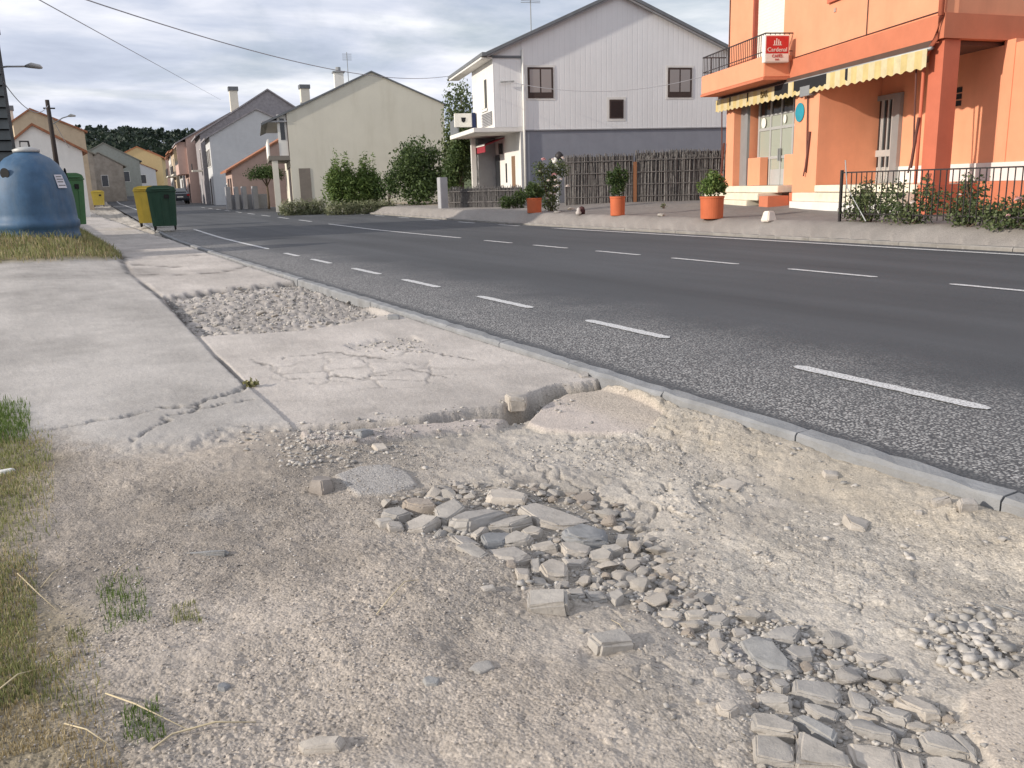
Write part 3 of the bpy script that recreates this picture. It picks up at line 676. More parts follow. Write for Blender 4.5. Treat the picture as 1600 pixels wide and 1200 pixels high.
for (pts, h, m, lab) in upper:
    P = pxpoly(O2, .375, pts, -.04); o = stone_from_outline(P, h*.8, m, 'cobblestone', stone_n+1, tilt=.15); stone_n += 1
    tag(o, lab or upL[stone_n-1-len(lower)], 'cobblestone', UPPER); c = np.mean(P, 0); taken.append((c[0], c[1], max(np.hypot(*(np.array(P)-c).T))))
# single loose stones: (pixel outline, height, material, label)
loose = [
 ([(487, 782), (490, 762), (500, 753), (515, 757), (521, 780), (505, 787)], .085, S_BROWN, 'lone brown angular stone beside the smooth grey patch in the dirt', .2),
 ([(790, 634), (793, 627), (808, 621), (822, 630), (820, 642), (798, 645)], .07, S_PALE, 'round pale boulder lodged in the broken pavement edge', .1),
 ([(906, 596), (912, 591), (919, 592), (919, 600), (909, 601)], .03, S_PALE, 'small pale pebble at the corner where pavement edge meets kerb', .1),
 ([(1318, 806), (1335, 801), (1357, 808), (1350, 826), (1328, 824)], .05, S_PALE, 'whitish stone alone on the pale dirt near the kerb', .3),
 ([(552, 690), (570, 684), (583, 694), (566, 704)], .04, S_DARK, 'dark grey stone at the end of the broken concrete strip', .2),
 ([(582, 704), (600, 702), (606, 712), (590, 716)], .03, S_PALE, 'flat pale stone just right of the dark grey one near the concrete strip', .2),
 ([(606, 502), (608, 498), (623, 498), (623, 506), (607, 507)], .05, S_DARK, 'small dark block lying on the pavement right of the rubble pit', .1),
 ([(1118, 755), (1140, 742), (1165, 750), (1150, 765)], .02, S_PALE, 'low whitish lump between the cobble heap and the kerb', .2),
 ([(1285, 745), (1308, 742), (1308, 752), (1290, 754)], .03, S_PALE, 'small whitish lump near the kerb, right of centre', .2),
 ([(1455, 797), (1480, 792), (1485, 803), (1462, 806)], .03, S_PALE, 'crumbled lump at the foot of the kerb, near the right edge', .3),
 ([(1495, 803), (1520, 797), (1527, 810), (1500, 818)], .045, S_PALE, 'larger crumbled lump at the foot of the kerb, rightmost', .3),
 ([(745, 1065), (765, 1060), (772, 1074), (752, 1084), (735, 1076)], .012, S_GREY, 'flat grey disc of stone sunk in the sandy dirt low in the middle', .05),
 ([(663, 1094), (672, 1088), (688, 1092), (684, 1104), (668, 1104)], .03, S_DARK, 'small dark stone in the sandy dirt low in the middle', .2),
 ([(343, 1096), (352, 1088), (362, 1098), (355, 1108), (344, 1106)], .03, S_DARK, 'small bluish stone near the grass at lower left', .2),
 ([(752, 938), (770, 934), (775, 944), (758, 948)], .02, S_PALE, 'small pale stone left of the loose brick', .2),
 ([(1088, 1112), (1100, 1108), (1105, 1120), (1092, 1122)], .035, S_PALE, 'small pale pebble left of the fitted patch, higher one', .2),
 ([(1120, 1062), (1133, 1058), (1140, 1066), (1130, 1073)], .03, S_PALE, 'small pale pebble below the flat slab', .2),
 ([(470, 1185), (500, 1176), (540, 1186), (530, 1205), (480, 1205)], .03, S_PALE, 'pale slab end cut by the bottom edge of the picture', .1),
 ([(1428, 808), (1440, 806), (1440, 812), (1430, 813)], .02, S_PALE, 'tiny pale pebble near the kerb at right', .1)]
for k, (pts, h, m, lab, tl) in enumerate(loose):
    P = [gp(u, v, -.05)[:2] for u, v in pts]
    o = stone_from_outline(P, h*.8, m, 'loose_stone', 200+k, tilt=tl, n=20, chaik=1); tag(o, lab, 'stone'); c = np.mean(P, 0); taken.append((c[0], c[1], .08))
def block(name, u, v, z, dims, rz, tiltv, m, lab, cat, seed):
    rr = random.Random(seed); l, wd, h = dims
    bm = bmesh.new(); bmesh.ops.create_cube(bm, size=1)
    for q in bm.verts: q.co = Vector((q.co.x*l, q.co.y*wd, q.co.z*h))+Vector([rr.uniform(-.005, .005) for _ in range(3)])
    bmesh.ops.bevel(bm, geom=list(bm.edges), offset=.009, segments=2, affect='EDGES')
    bmesh.ops.subdivide_edges(bm, edges=list(bm.edges), cuts=2, use_grid_fill=True)
    for q in bm.verts: q.co += Vector([rr.uniform(-.0010, .0010) for _ in range(3)])
    me = bpy.data.meshes.new(name); bm.to_mesh(me); bm.free(); me.materials.append(m)
    o = bpy.data.objects.new(name, me); COL.objects.link(o)
    p = gp(u, v, z); o.location = (p[0], p[1], ground_z(p[0], p[1])+h*.5-.012); o.rotation_euler = (tiltv[0], tiltv[1], rz)
    tag(o, lab, cat); taken.append((p[0], p[1], .12)); return o
block('loose_brick', 857, 962, -.04, (.12, .085, .052), R(-33), (.12, -.05), S_GREY, 'loose grey brick tipped at the foot of the cobble heap', 'brick', 3)
block('loose_block', 955, 1024, -.04, (.11, .07, .048), R(-8), (.10, .04), S_GREY, 'squared grey block lying alone below the cobble heap', 'block', 5)
block('concrete_shard', 322, 872, -.02, (.16, .035, .02), R(-28), (.03, .0), S_DARK, 'flat dark shard of concrete in the dirt at left', 'shard', 7)
# rounded rubble prototypes
def proto(seed, m, flat=.6):
    rr = random.Random(seed); pts = []
    for k in range(15):
        v = Vector((rr.gauss(0, 1), rr.gauss(0, 1), rr.gauss(0, 1))).normalized()*rr.uniform(.85, 1.08); pts.append((v.x, v.y, v.z*flat))
    return hull_mesh('cobble_mesh', pts, m, .09, .018, seed)
PR = [proto(300+k, [S_GREY, S_PALE, S_GREY, S_PALE, S_PALE, S_BROWN][k % 6], .55+.05*(k % 4)) for k in range(12)]
def inpoly(x, y, P):
    r = False; n = len(P)
    for i in range(n):
        a = P[i]; b = P[(i+1) % n]
        if (a[1] > y) != (b[1] > y) and x < (b[0]-a[0])*(y-a[1])/(b[1]-a[1])+a[0]: r = not r
    return r
def scatter(P, sizes, total, seed, gap, lab, group, sink=.35, z=-.05):
    """dart throwing, large first"""
    rr = random.Random(seed); P = [np.array(p) for p in P]; A = np.array(P)
    x0, y0 = A.min(0); x1, y1 = A.max(0); placed = []
    for r0, cnt in sizes:
        tries = 0; k = 0
        while k < cnt and tries < cnt*60:
            tries += 1
            x = rr.uniform(x0, x1); y = rr.uniform(y0, y1)
            if not inpoly(x, y, P): continue
            r = r0*rr.uniform(.8, 1.2)
            if any((x-a)**2+(y-b)**2 < ((r+c)*gap)**2 for a, b, c in placed): continue
            if any((x-a)**2+(y-b)**2 < (r+c*.80)**2 for a, b, c in taken): continue
            placed.append((x, y, r)); k += 1
    cx = sum(p[0] for p in placed)/len(placed); cyy = sum(p[1] for p in placed)/len(placed); sp_ = max(.01, max(abs(p[0]-cx) for p in placed)); sq_ = max(.01, max(abs(p[1]-cyy) for p in placed))
    rs = sorted(p[2] for p in placed)
    tone = {S_GREY.name: 'grey', S_PALE.name: 'pale', S_DARK.name: 'dark', S_BROWN.name: 'brownish'}
    for (x, y, r) in placed:
        mesh = rr.choice(PR)
        dv_ = (x-cx)/sp_*cos(YAW)-(y-cyy)/sq_*sin(YAW); dw_ = (x-cx)/sp_*sin(YAW)+(y-cyy)/sq_*cos(YAW)
        ad_ = ('large' if r > rs[int(len(rs)*.75)] else 'small' if r < rs[int(len(rs)*.35)] else 'middling')
        lr_ = 'left' if dv_ < -.45 else 'right' if dv_ > .45 else 'left of centre' if dv_ < -.12 else 'right of centre' if dv_ > .12 else 'centre'
        fb_ = 'far edge' if dw_ > .45 else 'near edge' if dw_ < -.45 else 'far half' if dw_ > .1 else 'near half' if dw_ < -.1 else 'middle'
        full = '%s %s %s, %s, %s' % (ad_, tone[mesh.materials[0].name], lab, lr_, fb_)
        o = bpy.data.objects.new('rubble_stone', mesh); COL.objects.link(o)
        e = rr.uniform(.8, 1.15); o.scale = (r*e*1.08, r/e*1.08, r*rr.uniform(.75, 1.1))
        o.rotation_euler = (rr.uniform(-.25, .25), rr.uniform(-.25, .25), rr.uniform(0, 6.28))
        o.location = (x, y, ground_z(x, y)+r*(.5-sink)); tag(o, full, 'stone', group)
    return placed
band = band_ if True else G([(600, 800), (700, 770), (850, 765), (965, 780), (1010, 830), (1050, 880), (1090, 940), (1050, 975), (1000, 965), (900, 940), (835, 925), (790, 880), (700, 850), (610, 835)], -.05)
band2 = G([(985, 930), (1090, 925), (1150, 960), (1240, 975), (1330, 1010), (1400, 1060), (1420, 1085), (1280, 1090), (1190, 1085), (1170, 1060), (1110, 1010), (1040, 985)], -.05)
band3 = G([(1170, 1080), (1400, 1070), (1490, 1110), (1520, 1200), (1190, 1230)], -.05)
scatter(band, [(.036, 22), (.026, 60), (.017, 55)], 0, 1, .80, 'stone in the middle heap', 'small stones of the middle heap')
scatter(band2, [(.043, 12), (.030, 34), (.019, 34)], 0, 2, .82, 'stone in the trail between both cobble patches', 'stones of the rubble trail')
scatter(band3, [(.020, 22), (.012, 24)], 0, 3, .95, 'chip between the fitted cobbles', 'small stones between the fitted cobbles')
# finer rubble and gravel: nobody could count it
def pebble_proto(seed):
    bm = bmesh.new(); rr = random.Random(seed)
    for k in range(10):
        v = Vector((rr.gauss(0, 1), rr.gauss(0, 1), rr.gauss(0, 1))).normalized(); bm.verts.new((v.x*1.05, v.y*rr.uniform(.7, 1.05), v.z*.62))
    bmesh.ops.convex_hull(bm, input=list(bm.verts)); bm.verts.ensure_lookup_table(); bm.verts.index_update(); bmesh.ops.triangulate(bm, faces=list(bm.faces))
    V = np.array([q.co[:] for q in bm.verts]); F = np.array([[q.index for q in f.verts] for f in bm.faces]); bm.free(); return V, F
PEB = [pebble_proto(k) for k in range(10)]
def pebmat(name, stops):
    m = bpy.data.materials.new(name); m.use_nodes = True; t = m.node_tree; b = t.nodes['Principled BSDF']; LL = t.links.new
    b.inputs['Roughness'].default_value = .9; b.inputs['Specular IOR Level'].default_value = .2
    g = N(t, 'ShaderNodeNewGeometry'); r = ramp(t, g.outputs['Random Per Island'], stops)
    tc = N(t, 'ShaderNodeTexCoord'); n = N(t, 'ShaderNodeTexNoise', i_Scale=90.0, i_Detail=4.0); LL(tc.outputs['Object'], n.inputs['Vector'])
    r2 = ramp(t, n.outputs[0], [(.3, (.8,)*3), (.7, (1.15,)*3)])
    mm = N(t, 'ShaderNodeMix', data_type='RGBA', blend_type='MULTIPLY'); mm.inputs['Factor'].default_value = 1
    LL(r.outputs[0], mm.inputs['A']); LL(r2.outputs[0], mm.inputs['B']); LL(mm.outputs['Result'], b.inputs['Base Color']); return m
PM1 = pebmat('gravel', [(0, (.19, .175, .165)), (.25, (.31, .28, .25)), (.6, (.37, .335, .295)), (.9, (.46, .42, .375)), (1, (.58, .555, .52))])
PM2 = pebmat('pale_rubble', [(0, (.25, .24, .225)), (.4, (.39, .37, .34)), (1, (.50, .47, .43))])
def gravel(name, regs, seed, m, lab):
    rng = np.random.default_rng(seed); X = []; Y = []; S = []
    for P, n, s0, s1, dens in regs:
        A = np.array(P); lo = A.min(0); hi = A.max(0)
        x = rng.uniform(lo[0], hi[0], n*3); y = rng.uniform(lo[1], hi[1], n*3)
        ins = polyd(x, y, P) < rng.normal(0, .05, n*3)
        ins &= fbm(x*2.3, y*2.3, 400+seed) > dens
        x = x[ins][:n]; y = y[ins][:n]; X.append(x); Y.append(y); S.append(s0+(s1-s0)*rng.random(len(x))**3)
    x = np.concatenate(X); y = np.concatenate(Y); s = np.concatenate(S)
    z, _ = land(x, y); Vs = []; Fs = []; b = 0
    for i in range(len(x)):
        V, F = PEB[i % 10]; a = rng.uniform(0, 6.28); ca, sa = cos(a), sin(a)
        W = np.stack([V[:, 0]*ca-V[:, 1]*sa, V[:, 0]*sa+V[:, 1]*ca, V[:, 2]], 1)*s[i]+[x[i], y[i], z[i]+s[i]*.2]
        Vs.append(W); Fs.append(F+b); b += len(V)
    o = quads_mesh(name, np.concatenate(Vs), np.concatenate(Fs), m); tag(o, lab, 'gravel', None, 'stuff'); return o
dirtL = G([(-80, 720), (300, 690), (560, 690), (780, 690), (800, 1000), (1100, 1230), (-200, 1230)], -.05)
dirtR = G([(600, 700), (1080, 650), (1600, 830), (1750, 900), (1800, 1230), (1100, 1230), (800, 900)], -.05)
edgeG = G([(330, 690), (560, 668), (790, 640), (900, 600), (860, 640), (780, 668), (560, 700), (480, 740), (420, 720)], -.05)
corner = G([(1450, 960), (1540, 950), (1570, 1000), (1540, 1060), (1470, 1040)], -.05)
mid = G([(820, 690), (1050, 690), (1150, 760), (1080, 900), (980, 830), (900, 770), (760, 760)], -.05)
lump = G([(440, 690), (600, 690), (640, 720), (540, 745), (450, 760)], -.05)
gravel('gravel', [(dirtL, 11000, .0018, .0065, .46), (dirtR, 3500, .0018, .006, .50)], 5, PM1, 'loose gravel and grit spread over the bare dirt')
gravel('rubble_bits', [(edgeG, 420, .005, .020, .2), (band, 1500, .005, .016, .0), (band2, 1500, .005, .017, .0), (band3, 500, .004, .012, 0), (corner, 260, .005, .030, 0), (mid, 700, .003, .013, .45), (lump, 330, .005, .020, .3), (dirtR, 260, .005, .020, .56)], 6, PM2, 'broken bits of pale rubble among the cobbles and along the broken pavement edge')
# rubble filling the pit in the pavement: the largest pieces single, the rest as bits
scatter([p for p in pit], [(.075, 8), (.05, 26), (.036, 30)], 0, 9, .85, 'chunk in the rubble pit', 'chunks in the rubble pit', sink=.55)
gravel('pit_rubble', [(list(pit), 1100, .010, .030, .0), (list(pit2), 120, .008, .022, .0)], 8, PM2, 'broken rubble filling the square pit in the pavement')
# ================================================================== grass, stalks, plants
GR = leafmat('green_grass', (.075, .13, .025), (.16, .22, .06)); DRY = leafmat('dry_grass', (.26, .20, .10), (.55, .46, .28)); OLV = leafmat('olive_grass', (.14, .17, .055), (.36, .35, .16))
def blades(name, P, n, hh, wd, seed, m, lab, dens=0., cat='grass', lean=.6):
    rng = np.random.default_rng(seed); A = np.array(P); lo = A.min(0); hi = A.max(0)
    x = rng.uniform(lo[0], hi[0], n*4); y = rng.uniform(lo[1], hi[1], n*4)
    d = polyd(x, y, P); ins = (d < rng.normal(-.02, .09, n*4))&(fbm(x*3.1, y*3.1, 500+seed) > dens)
    x = x[ins][:n]; y = y[ins][:n]; z, _ = land(x, y); n = len(x)
    h = hh*rng.uniform(.4, 1.1, n)*(.5+fbm(x*3, y*3, 510+seed)); a = rng.uniform(0, 6.28, n); l = rng.uniform(0, lean, n)*h; b = rng.uniform(0, 6.28, n)
    wx = np.cos(a)*wd/2; wy = np.sin(a)*wd/2
    p0 = np.stack([x-wx, y-wy, z-.005], 1); p1 = np.stack([x+wx, y+wy, z-.005], 1)
    mx = x+np.cos(b)*l*.4; my = y+np.sin(b)*l*.4
    p2 = np.stack([mx+wx*.7, my+wy*.7, z+h*.6], 1); p3 = np.stack([mx-wx*.7, my-wy*.7, z+h*.6], 1)
    tx = x+np.cos(b)*l*1.1; ty = y+np.sin(b)*l*1.1
    p4 = np.stack([tx+wx*.15, ty+wy*.15, z+h*.92], 1); p5 = np.stack([tx-wx*.15, ty-wy*.15, z+h*.92], 1)
    V = np.stack([p0, p1, p2, p3, p4, p5], 1).reshape(-1, 3); i = np.arange(n)*6
    F = np.concatenate([np.stack([i, i+1, i+2, i+3], 1), np.stack([i+3, i+2, i+4, i+5], 1)])
    o = quads_mesh(name, V, F, m); tag(o, lab, cat, None, 'stuff'); return o
tuft1 = G([(-120, 640), (8, 640), (40, 655), (48, 680), (20, 700), (-120, 715)], -.02)
tuft2 = G([(-200, 690), (40, 690), (85, 720), (50, 790), (25, 860), (-200, 880)], -.02)
tuft3 = G([(-200, 860), (35, 880), (60, 960), (40, 1030), (60, 1100), (-200, 1130)], -.02)
tuft4 = G([(-200, 1040), (60, 1060), (80, 1130), (150, 1180), (200, 1250), (-200, 1300)], -.02)
sp = [G([(160, 905), (190, 905), (230, 940), (220, 990), (185, 985), (150, 930)], -.02), G([(265, 962), (300, 965), (318, 985), (275, 992)], -.02), G([(190, 1120), (240, 1125), (262, 1165), (210, 1165)], -.02), G([(105, 995), (135, 1000), (130, 1018), (105, 1012)], -.02)]
blades('grass', tuft1, 5200, .042, .004, 1, GR, 'tuft of bright green grass at the left edge beside the concrete slab')
blades('grass', tuft2, 8000, .027, .0035, 2, OLV, 'patchy dry olive grass along the left edge of the dirt', .38)
blades('grass', tuft2, 5500, .022, .003, 22, DRY, 'withered straw coloured grass along the left edge of the dirt', .42)
blades('grass', tuft3, 8000, .027, .003, 3, OLV, 'thin olive grass at the lower left edge', .42)
blades('grass', tuft3, 4000, .022, .003, 33, DRY, 'withered grass matted at the lower left edge', .42)
blades('grass', tuft4, 4500, .025, .003, 4, OLV, 'short olive grass in the bottom left corner', .50)
blades('grass', tuft4, 5200, .024, .003, 44, DRY, 'dry straw and dead grass in the bottom left corner', .40)
for k, q in enumerate(sp): blades('grass', q, [420, 130, 260, 60][k], .024, .0028, 60+k, [GR, OLV, GR, OLV][k], ['small patch of short green weed growing in the gravel at left', 'faint clump of weed in the dirt right of the green patch', 'small green clump between the two dry stalks at bottom left', 'tiny tuft left of the small green weed patch'][k], .30)
vfront = [np.array(p) for p in [(-3.5, 17.2), (-1.2, 17.3), (.2, 17.5), (1.05, 18.0), (1.35, 19.5), (1.3, 22), (1.1, 28), (-3.5, 28)]]
blades('verge_grass', vfront, 15000, .16, .014, 7, OLV, 'overgrown olive grass on the verge round the blue bottle bank', .25)
blades('verge_grass', vfront, 9000, .13, .014, 8, DRY, 'dry yellow grass on the verge round the blue bottle bank', .40)
STRAW = pm('straw', (.52, .44, .29), var=.2, bump=0)
def stalk(pts, r, lab, name='dry_stalk', m=STRAW):
    V = []
    for (u, v, dz) in pts:
        p = gp(u, v, -.03); V.append((p[0], p[1], ground_z(p[0], p[1])+.006+dz))
    o = MB().tube(V, [r]*(len(V)-1)+[r*.5], 5).build(name, m, smooth=True); return tag(o, lab, 'stalk')
stalk([(168, 1104, .0), (215, 1128, .015), (300, 1163, .0)], .0022, 'long dry stalk leaning down to the fork at bottom left')
stalk([(240, 1196, .0), (272, 1170, .004), (340, 1158, .012), (402, 1146, .0)], .0024, 'long dry bent stalk ending at the fork, lowest at bottom left')
stalk([(0, 1118, .02), (35, 1092, .02), (66, 1068, .0)], .0020, 'pale stalk rising over the grass at the left edge')
stalk([(30, 912, .004), (60, 940, .006), (90, 964, .0)], .0019, 'thin dry stalk near the left edge, upper of two crossing')
stalk([(66, 930, .0), (85, 912, .006), (100, 898, .0)], .0017, 'short dry stalk crossing another near the left edge')
stalk([(590, 980, .0), (610, 960, .010), (635, 940, .012), (656, 930, .0)], .0018, 'curved straw lying on the sandy dirt in the middle')
stalk([(494, 996, .0), (520, 990, .004), (545, 982, .0)], .0018, 'faint brown twig left of the curved straw', m=S_BROWN)
stalk([(1556, 936, .004), (1580, 945, .008), (1602, 954, .004)], .0030, 'dark twig on the dirt at the right edge', 'twig', S_DARK)
stalk([(180, 910, .0), (190, 900, .006), (205, 888, .0)], .0014, 'small straw beside the green weed patch')
stalk([(85, 1060, .0), (110, 1050, .006), (122, 1044, .0)], .0014, 'short straw beside the lower left grass')
stalk([(955, 975, .0), (968, 988, .006), (976, 998, .0)], .0010, 'hair thin straw above the squared block')
stalk([(105, 1155, .0), (140, 1172, .008), (180, 1192, .0)], .0018, 'dry stalk in the bottom left corner grass')
LEAFY = leafmat('weed_leaf', (.16, .17, .06), (.33, .30, .16))
def clump(name, base, n, r, h, leaf, seed, m, parent=None, asp=2.2, up=.3, shape=None, hollow=.0):
    """leaves through a volume; shape: list of (cx,cy,cz,rx,ry,rz) lobes relative to base"""
    rng = np.random.default_rng(seed)
    lobes = shape or [(0, 0, h/2, r, r, h/2)]
    wts = np.array([l[3]*l[4]*l[5] for l in lobes])**.8; wts /= wts.sum()
    k = rng.choice(len(lobes), n, p=wts); Lb = np.array(lobes)[k]
    d = rng.normal(size=(n, 3)); d /= np.linalg.norm(d, axis=1)[:, None]
    rad = (hollow+(1-hollow)*rng.random(n)**.45)[:, None]
    # small twig clumps make gaps
    tw = rng.normal(size=(max(4, n//28), 3)); tw /= np.linalg.norm(tw, axis=1)[:, None]
    j = rng.integers(0, len(tw), n); d2 = tw[j]+rng.normal(size=(n, 3))*.22; d2 /= np.linalg.norm(d2, axis=1)[:, None]
    use = (rng.random(n) < .75)[:, None]; d = np.where(use, d2, d)
    rr_ = (.55+.5*np.modf(j*.618)[0])[:, None]; rad = np.where(use, np.clip(rad*.0+rr_*(.55+.5*rng.random(n))[:, None], 0, 1.12), rad)
    P = Lb[:, :3]+d*rad*Lb[:, 3:]+np.array(base)
    nrm = rng.normal(size=(n, 3))+d*.6+np.array([0, 0, up]); nrm /= np.linalg.norm(nrm, axis=1)[:, None]
    t = np.cross(nrm, rng.normal(size=(n, 3))); t /= np.linalg.norm(t, axis=1)[:, None]; b = np.cross(nrm, t)
    s = (leaf*rng.uniform(.6, 1.3, n))[:, None]
    c = P; a0 = c-t*s*.5*asp; a1 = c+b*s*.5; a2 = c+t*s*.5*asp; a3 = c-b*s*.5
    V = np.stack([a0, a1, a2, a3], 1).reshape(-1, 3); i = np.arange(n)*4
    return quads_mesh(name, V, np.stack([i, i+1, i+2, i+3], 1), m, parent)
BARK = pm('bark', (.12, .09, .065), var=.3, scale=8, bump=.6, bscale=20)
# weed where the slab joint meets the crack
p = gp(392, 603, 0); wd_ = empty('weed', (p[0], p[1], ground_z(p[0], p[1])), 0, 'small dried weed growing from the slab joint where two cracks meet', 'weed')
clump('leaves', (0, 0, 0), 160, .05, .07, .014, 71, LEAFY, wd_)
MB().tube([(0, 0, -.01), (.01, 0, .05)], .003).build('stem', BARK, wd_)
p = gp(8, 745, -.02); o = stone_from_outline([np.array([p[0]+.03*cos(t)*1.4, p[1]+.03*sin(t)]) for t in (0, 1, 2.2, 3.1, 4.4, 5.3)], .03, pm('white_scrap', (.75, .74, .70), bump=.1), 'paper_scrap', 901); tag(o, 'white crumpled scrap lying in the dry grass at the left edge', 'litter')
def tree(name, x, y, lab, cat, lobes, n, leaf, m, seed, trunk=None, group=None, asp=1.8, crownname='crown'):
    z = ground_z(x, y); r = empty(name, (x, y, z), 0, lab, cat, group)
    clump(crownname, (0, 0, 0), n, 0, 0, leaf, seed, m, r, asp=asp, shape=lobes)
    rr = random.Random(seed)
    if trunk:
        h, rad = trunk; mb = MB(); mb.tube([(0, 0, -.1), (rad*.3, 0, h*.5), (0, rad*.3, h)], [rad, rad*.8, rad*.6], 8)
        for l in lobes[:6]: mb.tube([(0, 0, h*.8), (l[0]*.5, l[1]*.5, (h+l[2])*.5), (l[0], l[1], l[2])], [rad*.5, rad*.35, rad*.12], 5)
        mb.build('trunk', BARK, r, smooth=True)
    else:
        mb = MB()
        for k in range(7):
            a = rr.uniform(0, 6.28); l = rr.choice(lobes); mb.tube([(0, 0, -.05), (l[0]*.6+.05*cos(a), l[1]*.6+.05*sin(a), l[2])], [.02, .006], 5)
        mb.build('stems', BARK, r)
    return r
LG1 = leafmat('bright_leaf', (.075, .13, .03), (.20, .27, .08)); LG2 = leafmat('dark_leaf', (.030, .060, .018), (.085, .13, .04)); LG3 = leafmat('mid_leaf', (.038, .066, .022), (.10, .145, .045)); LG4 = leafmat('grey_leaf', (.15, .17, .09), (.29, .30, .18)); LG5 = leafmat('pale_tip_leaf', (.06, .09, .035), (.19, .23, .10))
def lobes_ball(R0, H, seed, n=9, z0=0.):
    rr = random.Random(seed); out = []
    for k in range(n):
        a = rr.uniform(0, 6.28); q = rr.uniform(.1, .62)*R0; zz = z0+H*rr.uniform(.18, .82)
        s = rr.uniform(.34, .55)
        out.append((q*cos(a), q*sin(a), zz, R0*s, R0*s, H*s*.62))
    return out
# big shrubs in front of the cream house
Px = pY(553, 300, 42.5)
tree('shrub', Px[0], 42.5, 'tall bright green shrub with upright feathery shoots before the cream gable', 'shrub',
     [(a*.33, b*.3, 1.25+.12*(k % 3), .26, .26, 1.25+.15*((k*7) % 4)) for k, (a, b) in enumerate([(-3.2, 0), (-2.3, .6), (-1.3, -.5), (0, .3), (1.2, -.3), (2.3, .5), (3.2, 0), (-2.7, -.8), (1.8, .9), (-.5, 1)])]+[(0, 0, .9, 1.7, .9, 1.0), (-.7, 0, 1.5, .9, .6, .7), (.8, 0, 1.4, .9, .6, .7)], 12000, .055, LG1, 11, asp=3.6)
Px = pY(654, 300, 40.0)
tree('shrub', Px[0], 40.0, 'large dark rounded shrub at the right of the cream gable', 'shrub', lobes_ball(1.8, 3.0, 5, 14)+[(0, 0, .75, 1.5, 1., .8), (-.4, 0, 2.4, .55, .5, .5), (.7, 0, 2.2, .6, .5, .55), (-1.1, 0, 1.4, .6, .5, .7), (1.2, 0, 1.3, .6, .5, .7)], 9500, .085, LG3, 12)
Px = pY(606, 300, 41.5)
tree('shrub', Px[0], 41.5, 'low dark shrub wedged between the feathery and the rounded shrub', 'shrub', lobes_ball(.8, 1.9, 6, 6), 1500, .07, LG2, 13)
Px = pY(473, 300, 41.5)
tree('shrub', Px[0], 41.5, 'low grey green lavender like bush at the left corner of the cream house', 'bush', [(a*.42, 0, .5, .42, .4, .55) for a in (-2, -1, 0, 1, 2)], 3600, .035, LG4, 14, asp=5)
Px = pY(565, 300, 39.5)
tree('shrub', Px[0], 39.5, 'long low grey green bush at the foot of the feathery shrub', 'bush', [(a*.45, .1*(a % 2), .42, .46, .4, .48) for a in (-3, -2, -1, 0, 1, 2, 3)], 4600, .035, LG4, 15, asp=5)
Px = pY(722, 300, 41)
tree('tree', Px[0], 41, 'tall pale green tree rising between the cream and the white house', 'tree', lobes_ball(1.25, 5.4, 8, 13, .6), 6000, .10, LG5, 16, (2.2, .12))
Px = pY(722, 300, 36.5)
tree('tree', Px[0]-.1, 36.5, 'dark leafy tree hanging beside the red awning of the white house', 'tree', lobes_ball(1.05, 3.0, 9, 9, .35), 3400, .09, LG3, 17, (.9, .08))
Px = pY(418, 300, 56)
tree('clipped_tree', Px[0], 56, 'small tree with a clipped dark umbrella crown on the pavement', 'tree', [(a, b, 2.35+c, .72, .72, .44) for a, b, c in ((-.65, 0, 0), (.6, 0, -.03), (0, .5, .1), (0, -.5, .05), (-.1, 0, .22))], 3600, .06, LG2, 18, (2.0, .09))
# ================================================================== houses
def root_at(name, P, az, lab, cat, z=0., group=None):
    """local X runs along the bearing az, local Y to its left"""
    return empty(name, (P[0], P[1], z), R(90-az), lab, cat, group)
def text_mesh(name, txt, size, m, parent, loc, rot, extr=.004):
    cu = bpy.data.curves.new(name, 'FONT'); cu.body = txt; cu.size = size; cu.extrude = extr; cu.align_x = 'CENTER'; cu.align_y = 'CENTER'
    t = bpy.data.objects.new(name, cu); COL.objects.link(t); bpy.context.view_layer.update()
    me = bpy.data.meshes.new_from_object(t); bpy.data.objects.remove(t)
    me.materials.clear(); me.materials.append(m)
    o = bpy.data.objects.new(name, me); COL.objects.link(o); o.parent = parent; o.location = loc; o.rotation_euler = rot; return o
ORA = pm('orange_render', (.76, .325, .185), var=.09, scale=.9, bump=.12, bscale=60, dirt=.30, dirtc=(.55, .24, .13))
ORD = pm('dark_orange_band', (.55, .185, .10), var=.08, scale=2, bump=.1, dirt=.1)
ORR = pm('red_brown_column', (.52, .15, .085), var=.08, scale=2, bump=.1)
CREAMSTEP = pm('cream_marble', (.72, .66, .53), var=.1, scale=6, rough=.5, bump=.05, dirt=.2)
GREYD = pm('grey_dado', (.20, .20, .20), var=.1, bump=.1)
WTILE = pm('white_tile', (.70, .68, .64), var=.05, bump=.05, dirt=.15)
METG = pm('grey_metal', (.30, .31, .31), var=.08, rough=.45, bump=.03, metal=.3)
METL = pm('pale_grey_metal', (.46, .46, .44), var=.06, rough=.5, bump=.03, metal=.2)
FROST = glassm('curtained_glass', (.36, .38, .31), .25)
DGL = glassm('dark_glass', (.02, .022, .025), .1)
IRON = pm('black_iron', (.035, .03, .03), var=.2, rough=.5, bump=.1)
WHITE = pm('white_paint', (.78, .76, .70), var=.04, bump=.05, dirt=.1)
SHUT = pm('white_shutter', (.74, .72, .64), var=.05, bump=.05)
BLK = pm('black_cloth', (.02, .02, .022), bump=.05)
YEL = pm('yellow_cloth', (.56, .44, .20), var=.12, scale=5, bump=.1); YEL2 = pm('beige_cloth', (.57, .49, .30), var=.12, scale=5, bump=.1)
RTILE = pm('roof_tile', (.33, .14, .075), var=.3, scale=3, bump=.3, dirt=.3)
